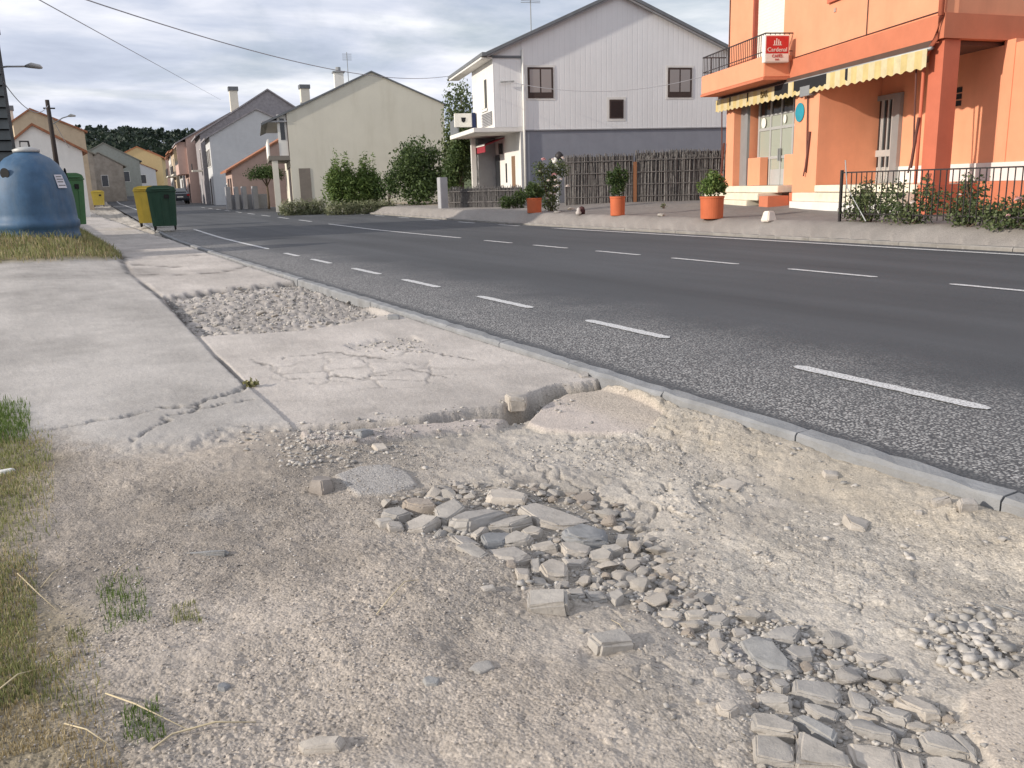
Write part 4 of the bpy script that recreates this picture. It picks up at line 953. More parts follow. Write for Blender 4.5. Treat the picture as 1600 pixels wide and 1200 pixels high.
# ---- the orange house: X towards the viewer along its front, Y into the plot
OH = root_at('orange_house', (19.4, 21.6), 199.2, 'orange two storey bar with balcony, striped awning and recessed porch', 'house', 0)
rk = (-.211, .977)
def P2(d, off=0.): return (10.4+rk[0]*d, rk[1]*d)   # along the receding right hand wall
# upper storey with opening for the balcony door
mb = MB()
mb.box(-.3, 1.45, 0, .25, 4.2, 7.6); mb.box(3.45, 10.4, 0, .25, 4.2, 7.6); mb.box(1.45, 3.45, 0, .25, 6.75, 7.6)
mb.prism([(-.3, .25), (10.35, .25), (8.75, 7.8), (-.3, 7.8)], 3.92, 7.6)
mb.build('upper_wall', ORA, OH)
MB().prism([(4.06, -.07), (10.47, -.07), (8.8, 7.9), (8.55, 7.9), (10.2, .2), (4.06, .2)], 3.74, 4.2).build('floor_band', ORD, OH)
MB().prism([(-.3, .05), (10.2, .05), (8.7, 7.5), (-.3, 7.5)], 3.66, 3.735).build('porch_ceiling', pm('brown_soffit', (.12, .06, .045), bump=.05), OH)
MB().prism([(-.9, -.7), (11.0, -.7), (9.2, 8.3), (-.9, 8.3)], 7.6, 7.78).build('roof', RTILE, OH)
# balcony door with roller shutter
sh = MB()
for k in range(28): sh.box(1.55, 3.40, .12, .14+.012*(k % 2), 4.35+k*.085, 4.35+k*.085+.082)
sh.build('roller_shutter', SHUT, OH)
MB().box(1.452, 1.55, .01, .249, 4.2, 6.74).build('shutter_reveal', pm('red_reveal', (.30, .075, .05), bump=.05), OH)
# small sill under the upper window at the top of the picture
wd_ = MB().box(5.9, 7.3, -.03, .0-.003, 5.35, 6.5).build('window', DGL, OH); MB().box(5.85, 7.35, -.07, -.032, 5.24, 5.34).build('sill', ORR, wd_)
# balcony
bal = MB().box(-.45, 4.05, -.8, -.003, 3.78, 4.32).build('balcony', ORA, OH, bevel=.015)
MB().box(-.47, 4.07, -.82, -.006, 3.71, 3.778).build('balcony_edge', ORD, bal)
rl = MB(); rl.box(-.43, 4.03, -.785, -.755, 4.86, 4.89); rl.box(-.43, 4.03, -.78, -.76, 4.42, 4.44)
rl.box(-.43, -.40, -.76, -.01, 4.86, 4.89); rl.box(4.0, 4.03, -.76, -.01, 4.86, 4.89); rl.box(-.43, -.41, -.76, -.01, 4.42, 4.44); rl.box(4.01, 4.03, -.76, -.01, 4.42, 4.44)
rl.build('balcony_rail', IRON, bal)
for k in range(37): MB().box(-.42+k*.1225, -.405+k*.1225, -.777, -.762, 4.325, 4.86).build('baluster', IRON, bal)
for k in range(5):
    for xx in (-.42, 4.01): MB().box(xx, xx+.015, -.64+k*.13, -.625+k*.13, 4.325, 4.86).build('baluster', IRON, bal)
# sign box
sg = empty('bar_sign', (0, 0, 0)); sg.parent = None
tag(sg, 'red square bar sign with white lettering on the end of the balcony', 'sign')
sg.matrix_world = OH.matrix_basis.copy()
MB().box(4.08, 4.24, -.88, -.20, 4.12, 4.80).build('sign_case', WHITE, sg, bevel=.01)
SR = pm('sign_red', (.50, .03, .03), var=.12, scale=8, rough=.4, bump=0); SW = pm('sign_white', (.72, .66, .60), var=.06, rough=.4, bump=0)
MB().box(4.242, 4.248, -.85, -.23, 4.34, 4.77).build('red_panel', SR, sg); MB().box(4.242, 4.248, -.85, -.23, 4.15, 4.335).build('white_panel', SW, sg)
rt = (R(90), 0, R(90))
text_mesh('lettering', 'Cardenal', .15, SW, sg, (4.254, -.54, 4.43), rt)
text_mesh('lettering', '\u2660 \u2663', .12, SW, sg, (4.274, -.485, 4.64), rt) if False else None
em = MB()
for dy_, hh in ((-.10, .10), (-.03, .15), (.04, .12), (.10, .08)): em.box(4.2485, 4.254, -.54+dy_*.8-.012, -.54+dy_*.8+.012, 4.56, 4.56+hh)
em.box(4.2485, 4.254, -.66, -.42, 4.54, 4.556); em.build('emblem', SW, sg)
text_mesh('lettering', 'CAF\u00c9S', .105, SR, sg, (4.254, -.54, 4.275), rt); text_mesh('lettering', 'BAR', .06, SR, sg, (4.254, -.54, 4.19), rt)
# ground floor: left pier, shop front, right pier
MB().box(-.3, .30, 0, .3, .40, 3.66).build('wall_pier', ORA, OH); MB().box(-.3, .8, .3, 7.5, .2, 3.66).build('side_wall', ORA, OH)
MB().box(.30, .80, .22, .30, .90, 3.66).build('shutter_guide', METG, OH)
MB().box(4.10, 4.42, .10, .6, .90, 3.66).build('door_reveal', ORR, OH)
MB().box(4.42, 5.70, -.06, 1.6, .78, 3.66).build('wall_pier', ORA, OH); MB().box(4.36, 5.3, -.10, .2, .42, .775).build('pier_base', ORD, OH)
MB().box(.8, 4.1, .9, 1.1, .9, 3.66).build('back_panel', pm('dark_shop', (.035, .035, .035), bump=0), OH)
dr = MB()
for x0, x1 in ((.95, 1.05), (1.75, 1.84), (2.45, 2.52), (3.16, 3.25), (3.95, 4.05)): dr.box(x0, x1, .50, .56, .97, 3.6)
for z0, z1 in ((2.55, 2.63), (2.95, 3.0), (1.72, 1.80)): dr.box(1.0, 4.0, .505, .555, z0, z1)
dr.build('door_frame', METL, OH)
door = MB().box(1.8, 3.2, .52, .55, .97, 1.42).build('door_panel', METL, OH); MB().box(2.40, 2.44, .46, .50, 1.65, 2.0).box(2.52, 2.56, .46, .50, 1.65, 2.0).build('handle', METG, door)
for x0, x1, z0, z1 in ((1.05, 1.75, 1.80, 2.55), (1.84, 2.45, 1.80, 2.55), (2.52, 3.16, 1.80, 2.55), (3.25, 3.95, 1.80, 2.55), (1.84, 2.45, 1.42, 1.72), (2.52, 3.16, 1.42, 1.72), (1.05, 2.45, 2.63, 2.95), (2.52, 3.95, 2.63, 2.95)):
    MB().box(x0, x1, .53, .54, z0, z1).build('door_glass', FROST, OH)
MB().box(1.05, 3.95, .53, .54, 3.0, 3.6).build('transom_glass', DGL, OH)
MB().box(.85, 1.72, .25, .49, .97, 1.78).build('low_wall', ORA, OH); MB().box(3.28, 4.08, .25, .49, .97, 1.80).build('low_wall', ORA, OH)
def disc(name, x, y, z, rx, m, parent, th=.012, axis='Y', rz=None):
    mbd = MB(); n = 20; rz = rz or rx
    pts = [(x+rx*cos(2*pi*k/n), z+rz*sin(2*pi*k/n)) for k in range(n)]
    mbd.prismY(pts, y-th, y); return mbd.build(name, m, parent)
disc('round_sticker', 1.35, .497, 2.78, .15, WHITE, OH); disc('round_sticker', 2.72, .497, 2.80, .09, WHITE, OH, rz=.12); MB().box(3.78, 3.90, .49, .502, 2.45, 2.85).build('notice', WHITE, OH)
disc('teal_disc', 4.72, -.075, 2.82, .24, pm('teal_paint', (.03, .26, .33), bump=0), OH)
ml = MB().box(4.95, 5.45, -.22, -.065, 3.18, 3.42).build('wall_lamp', METG, OH)
# steps
for x0, x1, y0, z0, z1 in ((.45, 4.08, -.30, .78, .965), (-.2, 3.75, -.72, .58, .775), (-.25, 3.2, -.80, .40, .575)):
    MB().box(x0, x1, y0, .5 if z1 > .9 else -.0, z0, z1-.003).build('step', CREAMSTEP, OH, bevel=.012)
MB().box(3.80, 4.35, -.7, -.11, .40, .70).build('step_side', ORD, OH)
MB().box(5.72, 10.0, -.10, 3.0, .80, .965).build('porch_step', CREAMSTEP, OH, bevel=.012); MB().box(5.32, 10.0, -.50, -.105, .58, .79).build('porch_step', CREAMSTEP, OH, bevel=.012); MB().box(5.32, 10.0, -.56, -.10, .38, .575).build('step_riser', WTILE, OH)
MB().prism([(10.0, -.08), (10.45, -.08), (10.1, 1.5), (9.7, 3.2), (9.6, 1.5), (10.0, 0)], .2, .95).build('porch_base', ORR, OH)
# recessed porch wall
MB().box(2.4, 11.6, 1.6, 1.9, .97, 3.66).build('porch_wall', ORA, OH)
MB().box(5.71, 9.3, 1.575, 1.598, .97, 1.36).build('tile_dado', WTILE, OH) ; MB().box(9.25, 11.3, 1.56, 1.598, .99, 1.36).build('tile_dado', WTILE, OH)
MB().box(2.45, 5.28, 1.57, 1.597, .968, 1.38).build('grey_dado', GREYD, OH)
MB().box(8.6, 12.0, 1.2, 1.56, .2, .985).build('porch_plinth', ORD, OH)
d2 = MB(); d2.box(5.30, 5.44, 1.50, 1.596, .97, 3.10); d2.box(6.40, 6.68, 1.50, 1.596, .97, 3.10); d2.box(5.44, 6.40, 1.50, 1.596, 2.98, 3.10)
pd = d2.build('porch_door_frame', METG, OH)
MB().box(5.44, 6.40, 1.575, 1.597, .97, 2.98).build('glass', DGL, pd)
g2 = MB()
for x in (5.62, 5.84, 5.90, 6.12, 6.30): g2.box(x, x+.045, 1.54, 1.57, .97, 2.98)
g2.box(5.55, 6.36, 1.535, 1.572, 1.62, 1.78); g2.build('bars', METL, pd)
MB().box(3.86, 4.86, 1.42, 1.597, 2.52, 2.92).build('meter_cabinet', pm('brown_box', (.18, .10, .065), bump=.05), OH); MB().box(3.80, 3.90, 1.40, 1.418, 2.5, 2.95).build('cabinet_edge', METL, OH)
MB().box(3.92, 4.38, 1.45, 1.597, 2.06, 2.44).build('white_box', WHITE, OH, bevel=.01)
vt = MB()
for k in range(2):
    for j in range(3): vt.box(8.1+k*.42, 8.4+k*.42, 1.585, 1.598, 2.60+j*.14, 2.71+j*.14)
vt.build('air_vent', BLK, OH)
# corner column, drainpipes
MB().prism([(9.93, .02), (10.38, .02), (10.30, .42), (9.93, .42)], .4, 3.73).build('corner_column', ORR, OH)
MB().tube([(9.86, -.04, .5), (9.86, -.04, 3.45)], .035, 8).build('drainpipe', ORR, OH, smooth=True)
MB().tube([(10.42, -.13, 4.15), (10.42, -.13, 7.6)], .055, 8).tube([(10.42, -.13, 4.15), (10.3, -.12, 3.75), (10.0, -.1, 3.5)], .045, 8).build('drainpipe', ORR, OH, smooth=True)
q0, q1 = P2(1.62), P2(4.6)
MB().prism([q0, (q0[0]+.3, q0[1]+.0), (q1[0]+.3, q1[1]), q1, (q1[0]-.6, q1[1]), (q0[0]-.5, q0[1]+.3)], .2, 3.74).build('wall_pier', ORA, OH)
# awning
A = empty('awning', (0, 0, 0)); A.matrix_world = OH.matrix_basis.copy(); tag(A, 'rolled up yellow striped awning with scalloped valance over the bar front', 'awning')
MB().tube([(-.75, -.16, 3.62), (10.25, -.16, 3.58)], .035, 8).build('roller', METG, A, smooth=True)
MB().box(-.7, 10.2, -.15, -.075, 3.56, 3.732).build('awning_case', pm('dark_case', (.10, .06, .045), bump=0), A)
segs = [(-.72, .35, 0), (.35, .50, 1), (.50, 1.62, 0), (1.62, 1.76, 1), (1.76, 3.45, 0), (3.45, 4.25, 1), (4.25, 4.55, 0), (4.55, 6.25, 1), (6.25, 7.1, 0), (7.1, 7.2, 1), (7.2, 10.19, 0)]
def segtype(x):
    for a, b, t in segs:
        if a <= x < b: return t
    return 1
vm_ = MB(); mi = []; dxs = .04; nx = 272; rows = 3
for i in range(nx+1):
    xa = -.70+i*dxs; drop = .36+.022*math.sin(xa*21+1.0*math.sin(xa*3)); zt = 3.62-.0036*(xa+.72); sy = -.20+.007*math.sin(xa*9)
    for zz in (zt, zt-drop+.10, zt-drop): vm_.v.append((xa, sy, zz))
for i in range(nx):
    t = segtype(-.70+i*dxs); yc = 1+int((-.7+i*dxs+20)/.24) % 2
    for k in range(2):
        b0 = i*3+k; vm_.f.append((b0, b0+1, b0+4, b0+3)); mi.append(yc if (k == 1 or not t) else 0)
vo_ = vm_.build('valance', BLK, A); vo_.data.materials.append(YEL); vo_.data.materials.append(YEL2); vo_.data.polygons.foreach_set('material_index', mi)
sm = vo_.modifiers.new('s', 'SOLIDIFY'); sm.thickness = .008
text_mesh('lettering', 'BAR', .25, pm('brown_ink', (.10, .065, .02), bump=0), A, (2.85, -.225, 3.45), (R(90), 0, 0))
for xx in (-.45, 5.15, 9.7):
    MB().tube([(xx, -.10, 3.3), (xx+.1, -.10, 1.6), (xx-.0, -.12, 1.2)], .02, 6).tube([(xx+.18, -.08, 2.3), (xx+.05, -.1, 1.3)], .035, 6).build('folding_arm', pm('dark_arm', (.12, .05, .04), bump=0), A)
MB().tube([(-.2, -.02, 3.9), (-.2, -.02, 7.4)], .014, 5).tube([(4.2, -.02, 4.24), (10.2, -.02, 4.26)], .010, 5).tube([(7.6, -.02, 4.26), (7.6, -.02, 7.5)], .010, 5).build('wall_cable', IRON, OH)
for xx, zz in ((6.1, 5.0), (8.9, 4.9), (4.9, 6.2)): MB().box(xx, xx+.09, -.02, -.003, zz, zz+.09).build('junction_box', pm('grey_plastic', (.42, .30, .25), bump=0), OH)
# ---- the white house: X along the gable to the right, Y away
WL = pm('white_render', (.72, .70, .66), var=.06, scale=2, bump=.08, dirt=.25, dirtc=(.45, .42, .36))
BLUEG = pm('blue_grey_render', (.25, .26, .295), var=.06, scale=2, bump=.08, dirt=.3, dirtc=(.20, .20, .22))
GREYR = pm('grey_concrete', (.36, .36, .37), var=.1, scale=3, bump=.2, dirt=.2)
ROOFG = pm('roof_edge', (.16, .17, .18), var=.15, bump=.1)
def siding(name, c, pitch=.22):
    if name in MATS: return MATS[name]
    m = pm(name, c, var=.03, scale=.8, rough=.5, bump=0, dirt=.22, dirtc=(.50, .50, .50)); t = m.node_tree; b = t.nodes['Principled BSDF']; LL = t.links.new
    tc = N(t, 'ShaderNodeTexCoord'); sp = N(t, 'ShaderNodeSeparateXYZ'); LL(tc.outputs['Object'], sp.inputs[0])
    d = N(t, 'ShaderNodeMath', operation='DIVIDE'); LL(sp.outputs['X'], d.inputs[0]); d.inputs[1].default_value = pitch
    f = N(t, 'ShaderNodeMath', operation='FRACT'); LL(d.outputs[0], f.inputs[0])
    r = ramp(t, f.outputs[0], [(0, (0,)*3), (.06, (0,)*3), (.12, (1,)*3), (.94, (1,)*3), (1, (0,)*3)])
    bp = N(t, 'ShaderNodeBump', i_Strength=.28, i_Distance=.012); LL(r.outputs[0], bp.inputs['Height']); LL(bp.outputs[0], b.inputs['Normal'])
    old = b.inputs['Base Color'].links[0].from_socket
    r2 = ramp(t, f.outputs[0], [(0, (.91,)*3), (.04, (.91,)*3), (.08, (1,)*3)])
    mm = N(t, 'ShaderNodeMix', data_type='RGBA', blend_type='MULTIPLY'); mm.inputs['Factor'].default_value = 1; LL(old, mm.inputs['A']); LL(r2.outputs[0], mm.inputs['B']); LL(mm.outputs['Result'], b.inputs['Base Color'])
    return m
SID = siding('white_siding', (.76, .76, .755)); PANE = glassm('curtain_glass', (.30, .28, .27), .3); BROWNW = pm('brown_window', (.065, .045, .04), bump=.05)
WH = root_at('white_house', (17.25, 31.1), 104, 'white gabled house with grey blue lower wall and red awning', 'house', 0)
zr0 = lambda x: 8.5-abs(x-4.0)*.427
MB().prismY([(0, 3.31), (9.3, 3.31), (9.3, zr0(9.3)-.08), (4.0, 8.42), (0, zr0(0)-.08)], 0, .2).build('gable_wall', SID, WH)
MB().box(0, 9.3, .02, .2, .1, 3.305).build('lower_wall', BLUEG, WH)
MB().box(.0, 9.3, .2, 7.0, .1, 6.3).build('house_body', WL, WH)
MB().prismY([(.01, 6.3), (9.29, 6.3), (4, 8.35)], .2, 7.0).build('attic', WL, WH)
MB().box(-.02, 9.3, -.035, -.002, 3.27, 3.31).build('drip_rail', GREYR, WH)
# bay on the street side
MB().box(-1.15, -.002, 0, .12, 3.42, 5.98).build('bay_side', SID, WH); MB().box(-1.15, -.003, .121, 4.0, 3.42, 5.98).build('bay_wall', WL, WH)
MB().prismY([(-1.15, 5.985), (-.003, 5.985), (-.003, zr0(0)-.14), (-1.15, zr0(-1.15)-.14)], .02, 4.0).build('bay_gable', SID, WH); MB().box(-1.2, .0, -.05, .015, 5.99, 6.07).build('bay_fascia', ROOFG, WH)
bw = MB().box(-1.17, -1.152, 1.2, 2.1, 4.25, 5.35).build('window', DGL, WH); MB().box(-1.20, -1.172, 1.1, 2.2, 4.14, 4.24).build('sill', WL, bw); MB().box(-1.19, -1.172, 1.5, 2.1, 4.26, 5.34).build('shutter', SHUT, bw)
bg_ = MB()
for k in range(9): bg_.box(-1.20, -1.155, .35, 2.2, 3.55+k*.06, 3.58+k*.06)
bg_.build('wall_grille', GREYR, WH)
MB().box(-2.0, .0, -.02, 5.2, 3.24, 3.41).build('balcony_slab', WL, WH, bevel=.01)
br = MB().box(-1.98, -1.92, 3.4, 5.15, 3.42, 4.0).build('balcony_panel', ROOFG, WH)
MB().box(-.45, -.003, .4, .9, 1.0, 1.05)
MB().box(-.12, -.002, .0, 4.4, .2, 3.24).build('street_wall', WL, WH)
MB().box(-.135, -.122, .95, 1.50, .4, 2.35).build('door', pm('brown_door', (.21, .13, .08), bump=.1), WH)
MB().box(-.14, -.122, 2.35, 2.55, 1.3, 2.1).build('window_slit', DGL, WH)
MB().box(-.15, -.122, 3.6, 4.38, .35, 2.5).build('shop_door', DGL, WH); MB().box(-.9, -.123, 4.41, 5.6, .2, 3.24).build('porch_wall', GREYR, WH)
MB().box(-1.25, -1.05, 4.2, 4.4, .2, 3.24).build('porch_post', WL, WH)
lm = MB().box(-.28, -.13, 3.0, 3.15, 2.5, 2.95).build('wall_lantern', IRON, WH)
MB().tube([(.03, -.06, .3), (.03, -.06, 6.3)], .045, 8).build('drainpipe', WHITE, WH, smooth=True)
MB().box(-.11, .0, -.012, -.002, .3, 3.24).build('corner_strip', GREYR, WH)
# roof
t = .13
def rake(x): return zr0(x)
rf = MB()
rf.prismY([(-1.45, rake(-1.45)), (4, 8.5), (9.75, rake(9.75)), (9.75, rake(9.75)-t), (4, 8.5-t), (-1.45, rake(-1.45)-t)], -.28, 7.2)
rf.build('roof', ROOFG, WH)
MB().prismY([(-1.42, rake(-1.42)-.135), (4, 8.36), (9.7, rake(9.7)-.135), (9.7, rake(9.7)-.20), (4, 8.30), (-1.42, rake(-1.42)-.2)], -.22, -.1).build('bargeboard', GREYR, WH)
MB().box(-1.62, -1.452, -.28, 7.2, 6.03, 6.16).build('eave_gutter', ROOFG, WH); MB().box(-1.60, -1.16, -.05, 7.0, 5.95, 6.02).build('eave_soffit', WL, WH)
for (x0, x1, z0, z1) in ((.28, 1.22, 4.55, 5.6), (6.2, 7.15, 4.55, 5.6)):
    fr = MB().box(x0-.05, x1+.05, -.03, -.002, z0-.05, z1+.05).build('window', BROWNW, WH)
    MB().box(x0-.13, x1+.13, -.012, -.003, z0-.13, z0-.052).box(x0-.13, x1+.13, -.012, -.003, z1+.052, z1+.13).box(x0-.13, x0-.052, -.012, -.003, z0-.05, z1+.05).box(x1+.052, x1+.13, -.012, -.003, z0-.05, z1+.05).build('surround', WL, fr)
    xm = (x0+x1)/2
    for a, b in ((x0+.03, xm-.03), (xm+.03, x1-.03)): MB().box(a, b, -.036, -.031, z0+.16, z1-.03).build('pane', PANE, fr)
fr = MB().box(3.62, 4.22, -.03, -.002, 3.70, 4.42).build('window', BROWNW, WH)
MB().box(3.52, 3.615, -.012, -.003, 3.6, 4.52).box(4.225, 4.32, -.012, -.003, 3.6, 4.52).box(3.616, 4.224, -.012, -.003, 4.43, 4.52).box(3.616, 4.224, -.012, -.003, 3.6, 3.69).build('surround', WL, fr)
MB().box(3.68, 4.16, -.036, -.031, 3.76, 4.36).build('pane', DGL, fr)
vb = MB()
for k in range(14): vb.box(6.25+k*.085, 6.30+k*.085, -.04, -.003, 2.22, 2.42)
vb.box(6.2, 7.45, -.03, -.003, 2.18, 2.22).build('low_vent', GREYD, WH)
an = MB().tube([(-.0+.7, 1.0, 6.6), (.7, 1.0, 8.6)], .02, 6)
for k in range(5): an.tube([(.3, 1.0-.05*k, 8.2+.06*k), (1.1, 1.0, 8.2+.06*k)], .010, 4)
an.tube([(.7, 1.0, 8.35), (1.35, .8, 8.55)], .012, 4); an.build('antenna', METG, WH)
MB().tube([(-.9, -.12, 5.1), (-.35, -.12, 5.13)], .035, 8).build('cable_bracket', METL, WH)
# red awning and hanging sign of the white house
ra = empty('red_awning', (0, 0, 0)); ra.matrix_world = WH.matrix_basis.copy(); tag(ra, 'small faded red awning over the shop door of the white house', 'awning')
MB().prismX([(2.7, 3.02), (4.6, 3.02), (4.6, 2.98), (2.7, 2.98)], -1.0, -.13)
REDC = pm('red_cloth', (.30, .035, .05), var=.15, bump=.1)
MB().prismY([(-.13, 3.18), (-1.0, 2.86), (-1.0, 2.58), (-.97, 2.58), (-.97, 2.84), (-.13, 3.14)], 2.6, 4.9).build('cloth', REDC, ra); MB().box(-1.03, -1.001, 2.6, 4.9, 2.84, 2.92).build('front_bar', WHITE, ra)
hs_ = empty('hanging_sign', (0, 0, 0)); hs_.matrix_world = WH.matrix_basis.copy(); tag(hs_, 'white box sign with a dark emblem hanging over the balcony of the white house', 'sign')
MB().box(-2.10, -1.35, 3.05+.3, 3.2+.3, 3.66, 4.22).build('sign_case', WHITE, hs_, bevel=.01)
bx_ = MB().box(-1.345, -1.20, 3.3, 3.6, 3.60, 4.24).build('sign_bracket', pm('navy', (.02, .03, .08), bump=0), hs_)
MB().prismY([(-1.80, 3.90), (-1.72, 3.84), (-1.64, 3.90), (-1.62, 4.05), (-1.82, 4.05)], 3.335, 3.347).build('emblem', BLK, hs_)
# ---- cream house
CRM = pm('cream_render', (.68, .645, .54), var=.05, scale=.6, bump=.1, dirt=.32, dirtc=(.46, .42, .32)); CRM2 = pm('cream_trim', (.70, .66, .56), var=.05, bump=.1)
CH_ = root_at('cream_house', (21., 46.), 102, 'cream gabled house with a blank side wall and a corner balcony', 'house', 0)
zc = lambda x: 7.34-(abs(x+4.37)*.425 if x > -4.37 else abs(x+4.37)*.435)
MB().prismY([(-9.0, -.3), (-.45, -.3), (-.45, zc(-.45)), (-4.37, 7.34), (-9.0, zc(-9.0))], 0, 9).build('wall', CRM, CH_)
MB().prismY([(-10.35, zc(-10.35)+.02), (-4.37, 7.42), (-.3, zc(-.3)+.08), (-.3, zc(-.3)+.005), (-4.37, 7.345), (-10.35, zc(-10.35)-.10)], -.10, 9.2).build('roof', ROOFG, CH_)
MB().box(-10.3, -9.02, -.05, 9.0, 4.80, 4.88).build('eave_soffit', GREYR, CH_)
MB().box(-10.1, -9.003, .0, 6.0, 2.85, 3.08).build('balcony_slab', pm('dark_slab', (.22, .20, .17), bump=.1), CH_); MB().box(-10.1, -10.02, .02, 6, 3.083, 3.95).build('balcony_rail', WHITE, CH_)
MB().box(-9.52, -9.02, .1, .18, 3.083, 5.2).build('balcony_screen', WHITE, CH_); wq = MB().box(-9.38, -9.15, .085, .098, 3.9, 5.0).build('window', DGL, CH_)
MB().box(-9.04, -9.002, .001, .14, 3.08, 5.25).build('corner_post', pm('brown_post', (.09, .06, .05), bump=0), CH_)
MB().box(-9.95, -9.65, .05, .35, -.1, 2.845).build('porch_post', CRM2, CH_)
MB().box(-9.03, -9.002, .8, 3.5, .0, 2.5).build('garage_door', pm('dark_door', (.06, .05, .05), bump=0), CH_); MB().box(-8.6, -8.0, -.02, -.002, .1, 2.4).build('side_door', pm('taupe_door', (.22, .19, .16), bump=0), CH_)
cm = MB().box(-6.25, -5.75, 1.0, 1.5, 6.3, 7.45).build('chimney', WHITE, CH_); MB().box(-6.33, -5.67, .92, 1.58, 7.452, 7.52).tube([(-6.0, 1.25, 7.5), (-6.0, 1.25, 7.75)], .14, 8).build('cap', METG, cm)
an = MB().tube([(-5.5, 1.0, 6.8), (-5.5, 1.0, 8.5)], .02, 5)
for k in range(4): an.tube([(-5.75, 1, 8.1+.1*k), (-5.25, 1, 8.1+.1*k)], .012, 4)
an.build('antenna', METG, CH_)
# ================================================================== the street further off
def simple_window(p, x0, x1, y, z0, z1, m=None, face=-1):
    f = MB().box(x0, x1, y-.03, y-.002, z0, z1).build('window', WHITE, p); MB().box(x0+.06, x1-.06, y-.036, y-.031, z0+.06, z1-.06).build('pane', m or DGL, f)
def gable_house(name, lab, P, az, W_, D_, zb, ze_l, zpk, ze_r, xpk, wallm, roofm, trim=None, ov=.3, front_w=(), gable_w=(), chim=(), group=None, cat='house'):
    """gable faces local -Y (towards the viewer), street front faces local -X"""
    r = root_at(name, P, az, lab, cat, 0, group)
    MB().prismY([(0, zb-1), (W_, zb-1), (W_, ze_r), (xpk, zpk), (0, ze_l)], 0, D_).build('wall', wallm, r)
    sl = (zpk-ze_l)/max(.1, xpk); sr_ = (zpk-ze_r)/max(.1, W_-xpk)
    MB().prismY([(-ov, ze_l-sl*ov+.14), (xpk, zpk+.14), (W_+ov, ze_r-sr_*ov+.14), (W_+ov, ze_r-sr_*ov+.01), (xpk, zpk+.01), (-ov, ze_l-sl*ov+.01)], -.15, D_+.1).build('roof', roofm, r)
    for (y0, y1, z0, z1, kind) in front_w:
        if kind == 'w': f = MB().box(-.05, -.003, y0, y1, z0, z1).build('window', WHITE, r); MB().box(-.058, -.051, y0+.08, y1-.08, z0+.08, z1-.08).build('pane', DGL, f)
        elif kind == 'd': MB().box(-.04, -.003, y0, y1, z0, z1).build('door', BROWNW, r)
        elif kind == 'g': MB().box(-.04, -.003, y0, y1, z0, z1).build('garage_door', GREYR, r)
        elif kind == 'b':
            b_ = MB().box(-.9, -.003, y0, y1, z0, z0+.15).build('balcony', CRM2, r); MB().box(-.9, -.85, y0, y1, z0+.151, z1).build('railing', IRON, b_)
        elif kind == 'bay': b_ = MB().box(-.9, -.003, y0, y1, z0, z1).build('bay', wallm, r); MB().box(-.92, -.901, y0+.3, y1-.3, z0+1.0, z1-.4).build('window', DGL, b_)
    for (x0, x1, z0, z1) in gable_w: simple_window(r, x0, x1, 0, z0, z1)
    for (x, y, z, h, w_) in chim:
        c = MB().box(x-w_/2, x+w_/2, y-w_/2, y+w_/2, z, z+h).build('chimney', CRM2, r); MB().box(x-w_/2-.08, x+w_/2+.08, y-w_/2-.08, y+w_/2+.08, z+h+.002, z+h+.35).build('cap', ROOFG, c)
    return r
PINKB = pm('pink_render', (.46, .33, .28), var=.08, bump=.1, dirt=.2); PINK = pm('pink_wall', (.56, .40, .34), var=.06, bump=.1); PALEG = pm('pale_grey_wall', (.55, .56, .56), var=.05, bump=.05, dirt=.1)
TILEG = pm('grey_roof_tile', (.30, .28, .285), var=.25, scale=4, bump=.3); BEIGE = pm('beige_wall', (.50, .40, .28), var=.1, bump=.1, dirt=.25); OCHRE = pm('ochre_wall', (.62, .48, .25), var=.06); ORT = pm('orange_tile', (.50, .20, .10), var=.2)
STONEW = pm('old_wall', (.36, .32, .27), var=.25, scale=1.5, dirt=.3); OLIVR = pm('mossy_roof', (.27, .26, .22), var=.2, scale=1)
s4 = sin(R(4)); c4 = cos(R(4))
# right hand row, nearest first (bearing of gable about 96)
g = gable_house('low_pink_house', 'low pinkish brick house with a lean roof beside the clipped tree', (11.75, 62.0), 96, 6.0, 5.2, .1, 2.75, 5.0, 4.3, 4.1, PINKB, RTILE, front_w=[(.8, 1.7, .3, 2.2, 'd'), (2.6, 3.6, .3, 2.2, 'd'), (4.0, 4.8, .9, 1.9, 'w')], ov=.35)
g = gable_house('grey_white_house', 'tall house with pale grey gable and white front beyond the low pink house', (13.0, 76.5), 96, 8.2, 6.0, .2, 5.75, 7.9, 5.9, 3.9, PALEG, TILEG, front_w=[(.9, 1.9, 3.4, 4.9, 'w'), (2.8, 3.8, 3.4, 4.9, 'w'), (4.4, 5.3, 3.4, 4.9, 'w'), (.8, 2.2, .3, 2.6, 'g'), (3.4, 4.4, .3, 2.5, 'd')], ov=.4)
g = gable_house('tall_tiled_house', 'taller grey tiled house with two chimneys behind the grey white one', (13.4, 83.5), 96, 10.5, 9.0, .3, 6.4, 10.2, 7.4, 6.2, TILEG, TILEG, front_w=[(1, 2.6, 3.2, 3.9, 'b'), (1, 2, 3.5, 5.2, 'w'), (4, 5.4, .3, 2.6, 'g')], chim=[(3.3, 1.0, 8.0, 2.2, .7), (9.6, .5, 7.5, 2.9, .8)], ov=.4)
g = gable_house('pink_bay_house', 'pink terrace house with projecting glazed bay', (13.6, 93.5), 95, 9, 7.5, .4, 6.6, 9.0, 7, 4.5, PINK, TILEG, front_w=[(.3, 6.8, 3.2, 6.3, 'bay'), (1, 2.4, .4, 2.8, 'd'), (3.6, 5, .4, 2.8, 'g')], ov=1.0)
